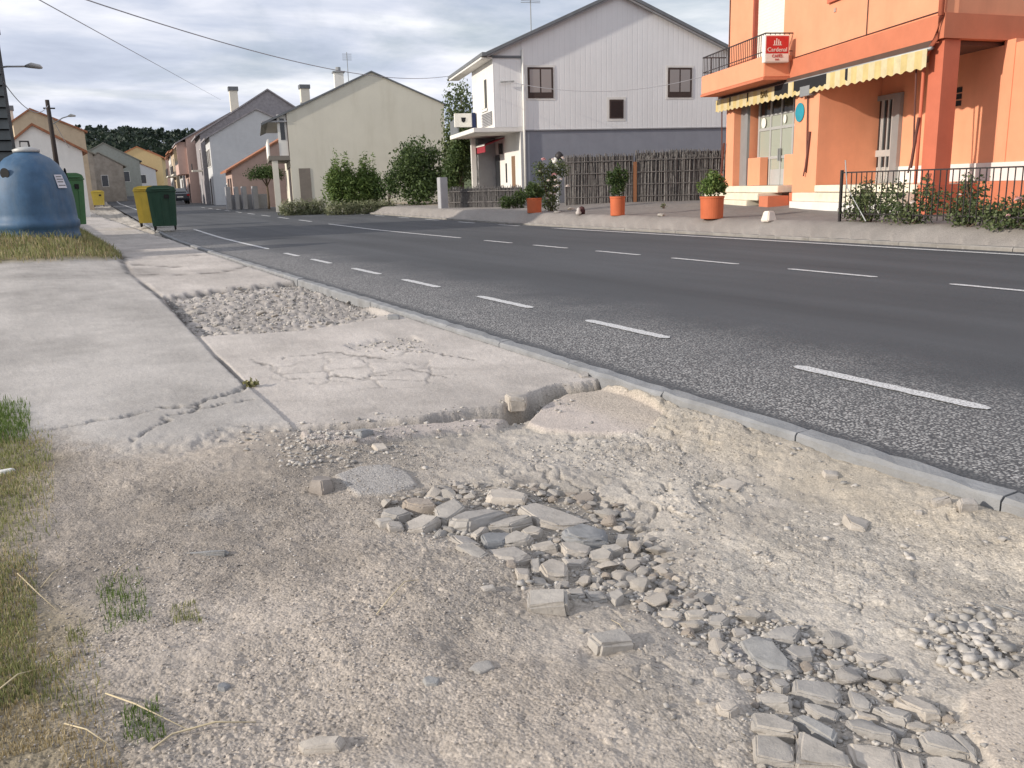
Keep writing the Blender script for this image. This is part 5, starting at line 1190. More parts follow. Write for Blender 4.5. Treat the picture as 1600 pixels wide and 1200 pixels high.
g = gable_house('balcony_terrace_house', 'narrow pale terrace house with dark balcony rails', (14.2, 102.5), 95, 9, 7.0, .5, 6.3, 8.6, 7, 4.5, PALEG, RTILE, front_w=[(.3, 6.5, 3.3, 4.3, 'b'), (1, 2, 3.6, 5.5, 'w'), (3, 4, 3.6, 5.5, 'w'), (1, 2.4, .4, 2.8, 'd')], ov=.8)
g = gable_house('brick_terrace_house', 'brown brick terrace house, far end of the right hand row', (14.8, 112), 95, 9, 9.0, .6, 6.4, 8.3, 7, 4.5, BEIGE, RTILE, front_w=[(.3, 6.5, 3.3, 4.3, 'b'), (1, 2, 3.6, 5.5, 'w'), (3, 4.4, .5, 2.8, 'd')], ov=.6)
g = gable_house('white_terrace_house', 'white terrace house just short of the bend', (15.9, 124), 96, 9, 12.0, .8, 6.3, 8.2, 7, 4.5, WL, RTILE, front_w=[(1, 2.2, 3.6, 5.2, 'w'), (4, 5.2, 3.6, 5.2, 'w'), (7, 8.2, 3.6, 5.2, 'w'), (2, 3.4, .7, 2.9, 'd')], ov=.5)
# left hand side, further and further
g = gable_house('beige_gable_house', 'big weathered beige house with a blank gable on the left side', (-.9, 74), 86, 4.6, 11, 1, 6.65, 7.5, 6.0, 1.2, BEIGE, RTILE, ov=.2, chim=[(-.1, 1, 6.6, .9, .5)])
g = gable_house('white_shed_house', 'low white gabled house with brown roof edge behind the blue banks', (-.85, 52), 88, 3.2, 8, .6, 4.0, 4.85, 3.6, 1.05, WL, RTILE, ov=.25)
g = gable_house('old_stone_house', 'old dark plastered house stepping down behind the wooden pole', (2.0, 92), 88, 3.0, 30, 1, 5.4, 6.2, 5.2, 1.0, STONEW, OLIVR, ov=.3, gable_w=[(1.6, 2.2, 2.4, 3.6)])
g = gable_house('mossy_roof_house', 'grey house with a greenish pitched roof in the middle distance', (6.6, 150), 93, 8.0, 14, 2, 7.4, 9.2, 6.6, 3.2, pm('greenish_wall', (.33, .34, .30), bump=.1, dirt=.3), OLIVR, ov=.4, gable_w=[(1.2, 2.2, 4.4, 5.8), (3.4, 4.4, 4.4, 5.8), (5.4, 6.4, 3.4, 5.0)])
g = gable_house('dark_row_house', 'dark low house with reddish balcony left of the far bend', (4.4, 118), 91, 5.2, 25, 1, 5.0, 6.4, 4.9, 2.6, STONEW, OLIVR, ov=.4, gable_w=[(.8, 1.6, 2.4, 3.8), (2.6, 3.4, 2.4, 3.8)])
g = gable_house('ochre_house', 'yellow house with orange tiled roof on the bend', (15.0, 186), 100, 7.2, 12, 3, 9.0, 10.4, 8.4, 3.0, OCHRE, ORT, ov=.4, gable_w=[(1, 2, 5, 6.6), (4, 5, 5, 6.6)])
g = gable_house('grey_bend_house', 'grey two storey house closing the street at the bend', (12.2, 176), 95, 7.5, 9, 3, 6.2, 7.6, 5.8, 3.5, PALEG, RTILE, ov=.4, gable_w=[(1, 2.2, 3.6, 5.2), (4.6, 5.8, 3.4, 5.0)])
g = gable_house('red_bend_house', 'small reddish house in the shade before the bend', (10.6, 165), 93, 4.0, 6, 3, 4.6, 5.6, 4.2, 2, PINKB, RTILE, ov=.3, gable_w=[(.8, 1.8, 2.8, 4.0)])
g = gable_house('far_orange_roof_house', 'red roofed house seen over the bend against the hill', (18.0, 205), 96, 9, 10, 3, 8.8, 10.6, 8, 4, PINK, ORT, ov=.5, gable_w=[(2, 3, 5, 6.5), (6, 7, 5, 6.5)])
for k, (a, b, h) in enumerate([(.2, 130, 4.4), (2.6, 140, 5.2)]):
    gable_house('small_roof_house', ['low roofed house glimpsed left of the mossy roof', 'roof and wall glimpsed between the beige house and the mossy roof'][k], (a+1.5, b), 92, 4.5, 8, 1, h, h+1.3, h-.2, 2.2, STONEW if k else BEIGE, OLIVR, ov=.3)
# left edge: slatted grey building behind the bottle bank
SL = pm('grey_slat', (.085, .095, .095), var=.15, rough=.6, bump=.05)
gb = root_at('slatted_building', (-.60, 24.6), 90, 'grey building clad in horizontal slats at the left edge', 'building', 0)
MB().box(-6, .20, .08, 6, 0, 5.9).build('core', BLK, gb)
for k in range(22): MB().prismX([(.07, .35+k*.25), (-.05, .35+k*.25), (.02, .57+k*.25), (.07, .57+k*.25)], -6, .21).build('slat', SL, gb)
MB().box(-6.1, .26, -.08, 6.1, 5.902, 6.05).build('roof', ROOFG, gb)
# recycling containers
BLUE = pm('blue_fibreglass', (.052, .110, .190), var=.22, scale=3, rough=.55, bump=.08, bscale=25, dirt=.6, dirtc=(.19, .22, .235)); GRNP = pm('green_plastic', (.06, .17, .07), var=.12, rough=.5, bump=.03, dirt=.12)
DGRN = pm('dark_green_plastic', (.030, .080, .050), var=.12, rough=.45, bump=.03, dirt=.1); YELP = pm('yellow_plastic', (.55, .42, .07), var=.1, rough=.5, bump=.03, dirt=.2); RUB = pm('rubber', (.02, .02, .02), bump=.05); DIRTYL = pm('label_paper', (.62, .62, .66), bump=0)
def bottle_bank(x, y, z, s, lab):
    r = empty('bottle_bank', (x, y, z), R(15), lab, 'recycling bank')
    b = [(.92, -.25), (.93, .06), (.90, .09), (.90, .20), (.94, .23), (.94, .34), (.90, .37), (.895, .50), (.88, .8), (.84, 1.05), (.76, 1.27), (.63, 1.46), (.48, 1.58), (.30, 1.66), (.24, 1.70), (.22, 1.72)]
    b = [(a*.84, c) for a, c in b]
    MB().lathe([(a*s, c*s) for a, c in b], n=40).build('shell', BLUE, r, smooth=True)
    MB().lathe([(.24*s, 1.69*s), (.25*s, 1.74*s), (.12*s, 1.79*s), (.02*s, 1.80*s)], n=20).build('cap', METL, r, smooth=True)
    MB().tube([(-.10*s, 0, 1.74*s), (-.09*s, 0, 1.90*s), (.06*s, 0, 1.90*s), (.07*s, 0, 1.74*s)], .022*s, 6).build('lifting_ring', IRON, r)
    for a in (30, 150, 250): disc('filling_hole', .0, -.645*s, 1.28*s, .10*s, RUB, r).rotation_euler = (0, 0, R(a+55))
    return r
bb = bottle_bank(-.09, 20.2, .42, 1.0, 'blue domed bottle bank with a white label standing on the verge')
lb = MB(); n_ = 6
for k in range(n_):
    a0 = R(-66+k*3.0); a1 = R(-66+(k+1)*3.0); r0 = .90*.84-.01; r1 = .80*.84-.005
    lb.add([(r0*cos(a0), r0*sin(a0), .98), (r0*cos(a1), r0*sin(a1), .98), (r1*cos(a1), r1*sin(a1), 1.24), (r1*cos(a0), r1*sin(a0), 1.24)], [(0, 1, 2, 3)])
lb.build('label', DIRTYL, bb)
lk = MB()
for k, zz in enumerate((1.19, 1.14, 1.09, 1.02)):
    a0 = R(-64); a1 = R(-52+(k % 2)*2); rz_ = lambda z: (.746+(z-.98)*(.667-.746)/.26)+.006
    lk.add([(rz_(zz)*cos(a0), rz_(zz)*sin(a0), zz), (rz_(zz)*cos(a1), rz_(zz)*sin(a1), zz), (rz_(zz+.022)*cos(a1), rz_(zz+.022)*sin(a1), zz+.022), (rz_(zz+.022)*cos(a0), rz_(zz+.022)*sin(a0), zz+.022)], [(0, 1, 2, 3)])
lk.build('label_print', GREYD, bb)
bottle_bank(.02, 23.4, .36, 1.0, 'second blue bottle bank half hidden behind the labelled one'); bottle_bank(-1.55, 22.8, .34, 1.04, 'third blue bottle bank cut by the left edge')
PL_ = empty('short_post', (-.92, 18.8, ground_z(-.92, 18.8)), 0, 'short weathered grey post at the left edge before the bottle bank', 'post'); MB().tbox((-.07, .07, -.06, .06), (-.06, .06, -.05, .05), -.2, .62).build('post_shaft', GREYR, PL_, bevel=.008)
def bin4(x, y, z, rz, s, body, lab, w_=1.0, d_=1.05, h_=1.2, two=False):
    r = empty('wheelie_bin', (x, y, z), R(rz), lab, 'wheelie bin')
    mbb = MB(); mbb.tbox((-.42*w_, .42*w_, -.40*d_, .40*d_), (-.5*w_, .5*w_, -.5*d_, .5*d_), .14, h_)
    for k in (-1, 0, 1): mbb.tbox((k*.24*w_-.03, k*.24*w_+.03, -.415*d_, -.40*d_), (k*.28*w_-.03, k*.28*w_+.03, -.515*d_, -.495*d_), .2, h_*.86)
    mbb.build('bin_body', body, r, bevel=.012)
    MB().box(-.53*w_, .53*w_, -.53*d_, .53*d_, h_+.002, h_+.05).build('rim', body, r, bevel=.01)
    ld = MB().prismY([(-.52*w_, h_+.052), (.52*w_, h_+.052), (.46*w_, h_+.14), (.25*w_, h_+.19), (-.25*w_, h_+.19), (-.46*w_, h_+.14)], -.52*d_, .52*d_).build('bin_lid', body, r, bevel=.012)
    MB().tube([(-.3*w_, -.56*d_, h_+.08), (.3*w_, -.56*d_, h_+.08)], .02, 6).build('handle', body, ld)
    for a in ((-1, 1) if not two else (-1, 1)):
        for b in (-1, 1):
            if two and b < 0: continue
            wq = MB().tube([(a*.36*w_-.025, b*.34*d_, .085), (a*.36*w_+.025, b*.34*d_, .085)], .085, 12).build('wheel', RUB, r)
            MB().box(a*.36*w_-.035, a*.36*w_-.028, b*.34*d_-.02, b*.34*d_+.02, .085, .17).build('fork', METG, wq)
    MB().box(.09*w_, .26*w_, -.53*d_, -.505*d_, h_-.22, h_-.10).build('grip_recess', RUB, r)
    return r
bin4(3.58, 31.0, roadz(31)+.05, -8, 1, DGRN, 'dark green four wheeled rubbish bin on the kerb', .86, 1.15, 1.24)
bin4(3.50, 34.6, roadz(34.6)+.05, -8, 1, YELP, 'yellow four wheeled recycling bin behind the dark green one', .85, .95, 1.26)
bin4(3.85, 71, .50, -5, 1, YELP, 'small yellow bin on the pavement far down the left side', .85, .6, 1.0, True)
bin4(.72, 26.6, .36, 20, 1, GRNP, 'tall mid green bin standing behind the blue bottle banks', .62, .7, 1.30, True)
# wooden pole, lamps
def lamp(P, z0, top, arm, lab, name='street_lamp', pole=True):
    r = empty(name, (P[0], P[1], z0), 0, lab, 'street lamp')
    if pole: MB().tube([(0, 0, 0), (0, 0, top)], [.07, .05], 8).build('pole', METG, r, smooth=True)
    MB().tube([(0, 0, top-.05), (arm*.5, 0, top+.03), (arm, 0, top+.05)], .025, 6).build('arm', METG, r, smooth=True)
    MB().tube([(arm-.05, 0, top+.05), (arm+.10, 0, top+.08), (arm+.30, 0, top+.05), (arm+.36, 0, top+.02)], [.03, .075, .06, .02], 8).build('lamp_head', METL, r, smooth=True)
    return r
lamp((-.75, 27.5), .3, 4.30, .95, 'street lamp whose arm shows above the slatted building at the left edge')
wp = empty('wooden_pole', (.80, 38, .3), 0, 'dark wooden utility pole behind the blue bottle banks', 'utility pole')
MB().tube([(0, 0, 0), (-.03, 0, 4.5)], [.11, .075], 10).build('shaft', pm('creosoted_wood', (.045, .035, .03), bump=.3), wp, smooth=True)
MB().tube([(-.2, 0, 4.2), (.2, 0, 4.2)], .03, 6).build('cross_bar', IRON, wp)
MB().tube([(0, -.02, 3.6), (.4, -.05, 3.85), (.62, -.05, 3.92)], .022, 6).build('lamp_arm', METG, wp); MB().tube([(.60, -.05, 3.92), (.70, -.05, 3.95), (.86, -.05, 3.93)], [.03, .06, .03], 8).build('lamp_head', METL, wp, smooth=True)
def wire(a, b, sag, r, lab, m=None):
    a = Vector(a); b = Vector(b); P = []
    for k in range(33):
        t = k/32; q = a.lerp(b, t); q.z -= sag*4*t*(1-t); P.append(q)
    o = MB().tube(P, r, 5).build('overhead_wire', m or IRON, smooth=True); return tag(o, lab, 'wire')
WG = pm('faded_cable', (.36, .36, .38), bump=0)
a = pY(40, -12, 12); b = pY(345, 156, 80); wire(a, b, .0, .007, 'long overhead wire running from the upper left to the far roofs', WG)
a = pY(112, -8, 13); b = pY(700, 119, 31.5); wire(a, b, .42, .009, 'overhead cable sagging from the upper left to the eave of the white house', WG)
wire(pY(-5, 112, 26), (.78, 38, 4.6), .55, .012, 'slack wire from the slatted building to the wooden pole', WG); wire((.8, 38, 4.3), pY(128, 250, 74), .4, .014, 'wire running down from the wooden pole to the house behind', WG)
wire((16.2, 30.8, 5.12), (22.5, 25.6, 5.0), .55, .010, 'thin cable drooping across the white gable', WG)
# cars
CARD = pm('dark_car_paint', (.025, .03, .04), var=.05, rough=.25, bump=0, spec=.6); CARS = pm('silver_car_paint', (.42, .43, .45), var=.05, rough=.3, bump=0, metal=.5); CARG = glassm('car_glass', (.015, .02, .025), .05)
TL = pm('tail_lamp', (.35, .02, .02), rough=.3, bump=0)
def car(x, y, z, rz, paint, lab):
    r = empty('parked_car', (x, y, z), R(rz), lab, 'car')      # length along local Y
    prof = [(-2.0, .30), (2.0, .30), (2.08, .55), (1.98, .80), (1.2, .92), (.55, 1.36), (-.9, 1.42), (-1.75, 1.05), (-2.08, .92), (-2.1, .5)]
    bmx = bmesh.new(); n = len(prof); rows = []
    for xx, s_ in ((-.82, .0), (-.78, 1), (.78, 1), (.82, .0)):
        row = []
        for (yy, zz) in prof:
            k = max(0, (zz-.9))/.5; row.append(bmx.verts.new((xx*(1-.22*k), yy*(1 if s_ else .985), zz-(0 if s_ else .02))))
        rows.append(row)
    for i in range(3):
        for k in range(n): bmx.faces.new((rows[i][k], rows[i][(k+1) % n], rows[i+1][(k+1) % n], rows[i+1][k]))
    bmx.faces.new(rows[0]); bmx.faces.new(rows[-1][::-1]); bmesh.ops.recalc_face_normals(bmx, faces=bmx.faces)
    bmesh.ops.bevel(bmx, geom=list(bmx.edges), offset=.03, segments=2, affect='EDGES')
    me = bpy.data.meshes.new('body'); bmx.to_mesh(me); bmx.free(); me.materials.append(paint); o = bpy.data.objects.new('body', me); COL.objects.link(o); o.parent = r
    MB().add([(-.60, -1.70, 1.10), (.60, -1.70, 1.10), (.56, -1.02, 1.415), (-.56, -1.02, 1.415)], [(0, 1, 2, 3)]).build('rear_window', CARG, r).location = (0, -.035, .02)
    MB().add([(-.66, 1.15, .98), (.66, 1.15, .98), (.58, .60, 1.345), (-.58, .60, 1.345)], [(0, 1, 2, 3)]).build('windscreen', CARG, r).location = (0, .04, .02)
    for s_ in (-1, 1):
        MB().add([(s_*.835, .95, .98), (s_*.73, .52, 1.31), (s_*.715, -.85, 1.36), (s_*.80, -1.45, 1.06)], [(0, 1, 2, 3)]).build('side_window', CARG, r)
        MB().box(s_*.72-.12, s_*.72+.12, -2.12, -2.07, .72, .90).build('tail_light', TL, r); MB().box(s_*.66-.14, s_*.66+.14, 2.0, 2.05, .60, .74).build('headlight', WHITE, r)
        for yy in (-1.25, 1.28):
            wq = MB().tube([(s_*.66, yy, .31), (s_*.83, yy, .31)], .31, 16).build('wheel', RUB, r); MB().tube([(s_*.83, yy, .31), (s_*.84, yy, .31)], .19, 12).build('rim', METL, wq)
    MB().box(-.26, .26, -2.125, -2.105, .60, .71).build('number_plate', WHITE, r)
    return r
car(11.6, 88, .36, -3, CARD, 'dark hatchback parked at the far kerb before the terrace')
car(13.2, 185, 1.95, 0, CARS, 'distant silver car at the bend, right one of two'); car(11.0, 188, 2.0, 8, CARD, 'distant dark car parked at the bend, left one of two')
# stone gateposts and railing of the low pink house
for k, (u, w_) in enumerate([(356, .3), (369, .26), (381, .3), (398, .34)]):
    q = pY(u, 300, 58); o = MB().box(-w_/2, w_/2, -w_/2, w_/2, -.3, 1.45).build('gatepost', GREYR, bevel=.02); o.location = (q[0], 58, .15); tag(o, ['pale post left of the garden gate of the low pink house', 'second grey post of the garden wall from the left', 'third grey post of the garden wall from the left', 'thick grey post beside the clipped tree'][k], 'post')
o = MB().box(0, 2.6, -.06, .06, -.3, .95).build('garden_wall', GREYR); q = pY(352, 300, 58.4); o.location = (q[0], 58.4, .15); tag(o, 'low grey garden wall before the low pink house', 'wall')
# hills' pine wood
rng = np.random.default_rng(77); n = 4200
xx = rng.uniform(-140, 330, n); yy = rng.uniform(330, 860, n); zz, _ = land(xx, yy); ok = zz > 9.5; xx, yy, zz = xx[ok], yy[ok], zz[ok]; n = len(xx)
m_ = 24; N_ = n*m_
hgt = rng.uniform(4, 9.5, n); tc_ = np.repeat(np.stack([xx, yy, zz], 1), m_, 0); hh = np.repeat(hgt, m_)
u1 = rng.random(N_); d = rng.normal(size=(N_, 3)); d /= np.linalg.norm(d, axis=1)[:, None]
cz = hh*(.45+.55*u1); wdt = hh*.30*(1.25-u1*.85)
C_ = tc_+np.stack([d[:, 0]*wdt, d[:, 1]*wdt, cz], 1)
nn = rng.normal(size=(N_, 3)); nn /= np.linalg.norm(nn, axis=1)[:, None]; t1 = np.cross(nn, d); t1 /= np.linalg.norm(t1, axis=1)[:, None]; t2 = np.cross(nn, t1); sz = (hh*.105)[:, None]
V = np.stack([C_-t1*sz*1.4, C_+t2*sz, C_+t1*sz*1.4, C_-t2*sz], 1).reshape(-1, 3); i = np.arange(N_)*4
tag(quads_mesh('pine_wood', V, np.stack([i, i+1, i+2, i+3], 1), leafmat('pine_leaf', (.022, .036, .028), (.045, .064, .042))), 'dark pine wood covering the hills at the end of the street', 'forest', None, 'stuff')

for k, (x, y, h, lab) in enumerate([(5.9, 96, 3.6, 'white signpost far down the street, nearer of two'), (8.9, 128, 3.2, 'grey signpost far down the street, farther of two')]):
    r = empty('signpost', (x-2.2, y, float(roadz(y))+.05), 0, lab, 'signpost'); MB().tube([(0, 0, 0), (0, 0, h)], .05, 6).build('post_shaft', METG, r); MB().box(-.35, .35, -.03, .03, h-.6, h).build('sign_plate', WHITE if k == 0 else METL, r)
# ================================================================== the far pavement
BRUSH = pm('dead_brushwood', (.085, .080, .077), var=.35, scale=12, bump=.6, bscale=50, c2=(.15, .14, .135))
BRUSH2 = pm('dead_brushwood_pale', (.19, .18, .17), var=.35, scale=14, bump=.6, bscale=50)
def brush_panel(parent, x0, x1, z0, z1, seed, n, y=0.):
    rng = random.Random(seed); mb = MB(); mc = MB()
    n = int(n*1.7)
    for k in range(n):
        x = x0+(x1-x0)*(k+rng.random())/n; yy = y+rng.uniform(-.04, .04); t = z1+rng.uniform(-.08, .06); lx = rng.uniform(-.05, .05)
        w_ = rng.uniform(.012, .028); zz0 = z0+rng.uniform(0, .03)
        if rng.random() < .35: t -= rng.uniform(0, (z1-z0)*.6)
        (mb if rng.random() < .6 else mc).tube([(x, yy, zz0), (x+lx*.5, yy+rng.uniform(-.02, .02), (zz0+t)/2), (x+lx, yy, t)], [w_, w_*.8, w_*.5], 4)
    mb.box(x0, x1, y+.05, y+.07, z0, z1-.06)
    mb.build('brushwood', BRUSH, parent); mc.build('brushwood', BRUSH2, parent, label='paler twigs')
    for z in np.arange(z0+.28, z1, .42): MB().box(x0, x1, y-.065, y-.045, z, z+.03).build('batten', BRUSH, parent)
def rootline(name, A, B_, z, lab, cat):
    d = (B_[0]-A[0], B_[1]-A[1]); L_ = math.hypot(*d)
    return empty(name, (A[0], A[1], z), math.atan2(d[1], d[0]), lab, cat), L_
A = (17.0, 27.6); B_ = (20.4, 25.35)
fr, Lf = rootline('brushwood_fence', A, B_, .38, 'tall grey brushwood fence below the blue grey wall', 'fence')
brush_panel(fr, 0, Lf*.60, .0, 1.78, 1, 150)
fr2 = empty('brushwood_gate', fr.location, fr.rotation_euler[2], 'darker brushwood gate with an orange brown edge post, right half of the fence', 'gate')
brush_panel(fr2, Lf*.64, Lf*1.62, .0, 1.66, 2, 190)
brush_panel(fr2, Lf*.62, Lf*1.62, 1.2, 1.86, 3, 140, y=.1)
MB().box(Lf*.605, Lf*.635, -.07, .05, -.1, 1.5).build('gatepost', pm('rust_post', (.22, .10, .05), bump=.1), fr2)
for k in (.8, .97, 1.13): MB().box(Lf*k, Lf*k+.03, -.075, -.045, 0, 1.6).build('gate_stile', BRUSH, fr2)
# low hedge of brushwood and the concrete post at the corner
q0 = gp(700, 327, .30); q1 = gp(815, 326, .30)
fr3, L3 = rootline('low_brushwood_fence', (q0[0], q0[1]), (q1[0], q1[1]), .28, 'low grey brushwood fence in front of the white house', 'fence')
brush_panel(fr3, .1, L3, .0, .88, 4, 190)
q = gp(693, 329, .28); o = MB().box(-.16, .16, -.16, .16, -.2, 1.32).build('concrete_post', GREYR, bevel=.015); o.location = (q[0], q[1], .25); tag(o, 'thick concrete post at the left end of the low brushwood fence', 'post')
q = gp(700, 327, .28); o = MB().box(-.05, .05, -.05, .05, -.2, .9).build('fence_post', GREYR); o.location = (q[0]+.35, q[1], .25); tag(o, 'thin post joining the concrete post to the low fence', 'post')
# lamp pillar among roses
q = gp(875, 322, .34); lp = empty('garden_pillar', (q[0], q[1], .32), 0, 'stone garden pillar topped by a small lantern among the roses', 'pillar')
MB().box(-.13, .13, -.13, .13, -.1, 1.62).build('shaft', GREYR, lp, bevel=.02); MB().box(-.2, .2, -.2, .2, 1.622, 1.74).build('cap', GREYD, lp); MB().lathe([(.08, 1.742), (.15, 1.80), (.16, 1.95), (.08, 2.04), (.02, 2.08)], n=12).build('lantern', IRON, lp, smooth=True); MB().lathe([(.02, 1.60), (.09, 1.66), (.11, 1.74), (.06, 1.83), (.02, 1.85)], -.25, -.1, n=12).build('glass_globe', WHITE, lp, smooth=True)
PET = leafmat('pink_petal', (.62, .30, .32), (.80, .58, .55)); PETW = leafmat('white_petal', (.74, .64, .58), (.85, .80, .76)); ROSEL = leafmat('rose_leaf', (.05, .08, .03), (.17, .20, .09)); REDL = leafmat('red_shoot', (.16, .05, .035), (.22, .12, .06))
def bloom(parent, x, y, z, r, m, seed):
    rng = np.random.default_rng(seed); V = []; F = []
    for k in range(16):
        a = rng.uniform(0, 6.28); t = rng.uniform(.1, 1.2); d = np.array([cos(a)*sin(t), sin(a)*sin(t), cos(t)]); c = np.array([x, y, z])+d*r*.55
        u_ = np.cross(d, [0, 0, 1.]); u_ /= np.linalg.norm(u_)+1e-9; w_ = np.cross(d, u_); b = len(V)
        s = r*.5
        V += [c-u_*s, c-w_*s*.9, c+u_*s, c+w_*s+d*s*.4]; F.append((b, b+1, b+2, b+3))
    return quads_mesh('rose_bloom', V, F, m, parent)
def rosebush(x, y, z, lab, lobes, n, leaf, blooms, seed, group=None):
    r = empty('rose_bush', (x, y, z), 0, lab, 'rose bush', group)
    clump('leaves', (0, 0, 0), n, 0, 0, leaf, seed, ROSEL, r, asp=1.6, shape=lobes)
    rr = random.Random(seed); mb = MB()
    for k in range(9):
        l = rr.choice(lobes); mb.tube([(rr.uniform(-.1, .1), 0, -.05), (l[0]*.6, l[1]*.6, l[2]*.7), (l[0]+rr.uniform(-.1, .1), l[1], l[2]+l[5]*.8)], [.014, .01, .005], 5)
    mb.build('stems', BARK, r)
    for k, (bx, by, bz, br, w_) in enumerate(blooms): bloom(r, bx, by, bz, br, PETW if w_ else PET, seed*31+k)
    return r
q = gp(862, 330, .33)
def loc3(u, v, P, dep=0.):      # offset of a sight line at the bush's own distance
    d = math.hypot(P[0], P[1])-dep; rr_ = ray(u, v); t = d/math.hypot(rr_[0], rr_[1]); p = np.array([0, 0, CH])+rr_*t; return (p[0]-P[0], p[1]-P[1], p[2]-.31)
bl = []
for (u, v, s, w_) in [(849, 250, .09, 0), (864, 250, .07, 1), (879, 248, .08, 1), (866, 274, .09, 0), (857, 283, .07, 1), (868, 282, .06, 1), (876, 281, .07, 1), (871, 291, .07, 1), (887, 292, .085, 1), (860, 303, .07, 1), (867, 304, .06, 1), (855, 311, .06, 1), (843, 268, .05, 1), (866, 292, .06, 1)]:
    p = loc3(u, v, q, .35); bl.append((p[0], p[1], p[2], s*1.25, w_))
rosebush(q[0], q[1], .31, 'tall climbing rose bush with pink and white blooms round the garden pillar', [(-.05, 0, .35, .36, .3, .42), (-.25, .1, .85, .36, .25, .38), (.1, 0, .8, .32, .25, .42), (-.42, 0, 1.3, .28, .2, .32), (.42, .1, 1.35, .34, .25, .32), (.0, 0, 1.25, .26, .2, .42)], 3200, .045, bl, 21)
# planters
TERRA = pm('terracotta', (.50, .125, .05), var=.1, scale=4, rough=.7, bump=.1, dirt=.2, dirtc=(.35, .12, .07)); SOIL = pm('soil', (.06, .045, .03), bump=.5)
def planter(u, v, r_, h_, lab, lobes, n, leaf, m, seed, asp=2.2, zt=.32):
    p = hit(u, v, 8); z = p[2]-.01; r = empty('planter', (p[0], p[1], z), 0, lab, 'planter')
    MB().lathe([(r_*.93, 0), (r_*.95, .02), (r_, h_-.05), (r_*1.04, h_-.045), (r_*1.05, h_), (r_*.93, h_), (r_*.92, h_-.06)], n=32).build('pot', TERRA, r, smooth=False)
    MB().lathe([(r_*.9, h_-.07), (r_*.5, h_-.03)], n=20).build('soil', SOIL, r)
    pl_ = clump('plant', (0, 0, h_), n, 0, 0, leaf, seed, m, r, asp=asp, shape=lobes)
    return r
planter(835, 332, .235, .46, 'orange pot with a low green plant, leftmost of the three pots', [(-.1, 0, .18, .30, .25, .22), (.2, 0, .15, .2, .2, .18), (-.05, 0, .35, .2, .2, .18)], 1100, .03, LG3, 31, 5)
planter(965, 336, .20, .50, 'orange pot with a tall dark bush, middle one of the three pots', [(0, 0, .30, .26, .25, .34), (.16, 0, .5, .2, .2, .26), (-.18, 0, .48, .2, .18, .24), (0, 0, .55, .12, .12, .3)], 1500, .03, LG2, 32, 4)
pr = planter(1112, 341, .265, .50, 'orange pot with bright green leaves and peach rose buds, rightmost of three pots', [(-.12, 0, .22, .26, .25, .24), (.15, 0, .25, .22, .2, .24), (0, 0, .4, .2, .2, .2), (.3, 0, .2, .14, .14, .2)], 1700, .04, LG1, 33, 2)
for k, (dx_, dz_) in enumerate(((.18, .95), (.24, .80), (.1, .85))): bloom(pr, dx_, -.1, dz_, .06, leafmat('peach_petal', (.75, .30, .18), (.85, .45, .3)), 900+k)
tree('shrub', gp(808, 328, .3)[0], gp(808, 328, .3)[1]+.2, 'low sprawling green bush left of the leftmost pot', 'bush', [(-.3, 0, .25, .4, .3, .28), (.25, 0, .35, .35, .3, .36)], 1500, .04, LG3, 34, asp=3)
# odds and ends on the far pavement
p = hit(1201, 345, 8); o = MB().tbox((-.13, .13, -.12, .12), (-.085, .085, -.08, .08), 0, .21).build('white_block', pm('whitewashed', (.74, .66, .58), var=.12, scale=8, bump=.3, dirt=.25), bevel=.02); o.location = (p[0], p[1], ground_z(p[0], p[1])-.01); tag(o, 'whitewashed tapering concrete block on the far pavement', 'block')
for k, (u, v, s, m, lab) in enumerate([(871, 333, .11, S_GREY, 'mossy stone at the foot of the rose bush'), (893, 328, .12, S_DARK, 'dark flat stone behind the painted garden ornament'), (1033, 338, .10, S_BROWN, 'small brown stone between the middle and right pots')]):
    p = hit(u, v, 8); o = bpy.data.objects.new('stone', PR[k]); COL.objects.link(o); o.scale = (s*1.3, s, s*.9); o.location = (p[0], p[1], ground_z(p[0], p[1])+s*.3); tag(o, lab, 'stone')
p = hit(907, 335, 8); gn = empty('garden_ornament', (p[0], p[1], ground_z(p[0], p[1])), R(20), 'small pale and dark garden ornament on the edge of the far pavement', 'ornament')
MB().lathe([(.07, 0), (.085, .05), (.05, .11), (.055, .15), (.02, .19)], -.09, 0, n=12).build('pale_figure', pm('pale_ornament', (.50, .46, .43)), gn, smooth=True); MB().lathe([(.09, 0), (.10, .10), (.07, .19), (.02, .22)], .09, .02, n=12).build('dark_figure', pm('maroon', (.07, .03, .03), bump=.1), gn, smooth=True)
tree('weed', gp(1037, 330, .3)[0], gp(1037, 330, .3)[1], 'wisp of weed with a white flower on the far dirt strip', 'weed', [(0, 0, .08, .1, .1, .1)], 90, .03, LG4, 35)
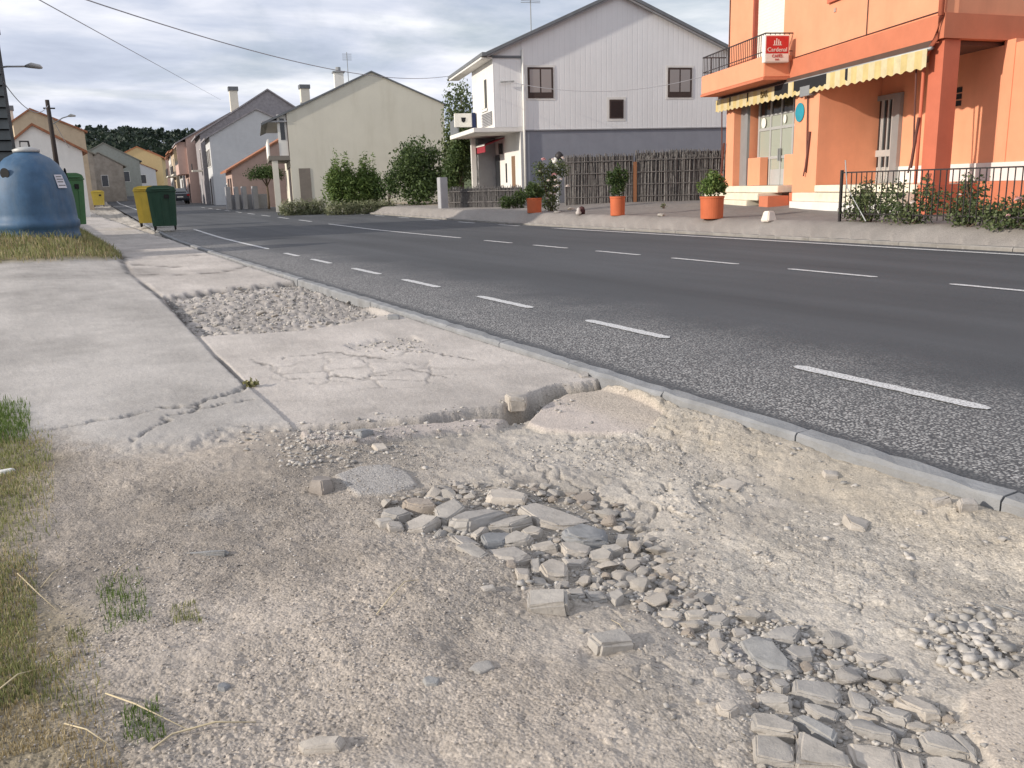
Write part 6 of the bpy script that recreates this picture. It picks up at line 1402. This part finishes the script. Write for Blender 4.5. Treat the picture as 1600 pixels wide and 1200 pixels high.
# iron fence with roses
A = (13.60, 12.0); B_ = (12.95, 4.6)
fe, Lf = rootline('iron_fence', A, B_, .37, 'rusty black iron railing round the rose bed of the orange house', 'fence')
MB().box(0, Lf, -.012, .012, .86, .885).build('top_rail', IRON, fe); MB().box(0, Lf, -.012, .012, .10, .12).build('bottom_rail', IRON, fe)
nb = int(Lf/.125)
for k in range(nb+1): MB().box(k*.125-.007, k*.125+.007, -.007, .007, .02, .86).build('bar', IRON, fe)
for xx in (0, 7.3): MB().box(xx-.022, xx+.022, -.022, .022, -.1, .92).build('fence_post', IRON, fe)
MB().tube([(.12, -.05, 1.1), (.2, -.05, .6), (.75, -.08, -.02)], .012, 5).build('stay', METG, fe)
MB().box(4.35, 4.9, .10, .14, -.1, 1.28).build('dark_end_panel', BLK, fe) if False else None
ua = math.atan2(B_[1]-A[1], B_[0]-A[0]); 
rngb = random.Random(5)
labs = ['low rose bush inside the left end of the iron railing', 'leafy rose bush with a cream bloom inside the railing', 'dense rose bush in the middle of the railing', 'rose bush with a pink bloom inside the railing near the right edge', 'rose bush at the right edge of the picture behind the railing']
for k in range(5):
    s = .55+k*1.12; x = A[0]+(B_[0]-A[0])*s/Lf+.18; y = A[1]+(B_[1]-A[1])*s/Lf
    lob = [(rngb.uniform(-.15, .15), rngb.uniform(-.5, .5), rngb.uniform(.12, .38), .22, .34, .2) for _ in range(5)]+[(0, 0, .15, .3, .6, .2)]
    lob = [(a, b, c*1.25, d, e, f*1.2) for a, b, c, d, e, f in lob]
    if k < 4: lob += [(0, rngb.uniform(-.4, .4), .68, .12, .18, .22), (0, rngb.uniform(-.4, .4), .6, .12, .18, .22)]
    b = {1: [(-.25, -.1, .36, .07, 1)], 0: [], 2: [(-.2, .1, .5, .035, 1)], 3: [(-.32, -.15, .48, .11, 0), (-.3, .1, .44, .08, 0), (-.2, .3, .2, .05, 0)], 4: [(-.25, .2, .25, .04, 0)]}[k]
    rosebush(x, y, ground_z(x, y), labs[k], lob, 1700, .040, b, 40+k)
dp_ = MB().box(-.05, .05, -.35, .35, -.1, 1.35).build('dark_gate', IRON); dp_.location = (13.15, 7.55, .30); tag(dp_, 'dark iron gate leaf cut by the right edge of the picture', 'gate')
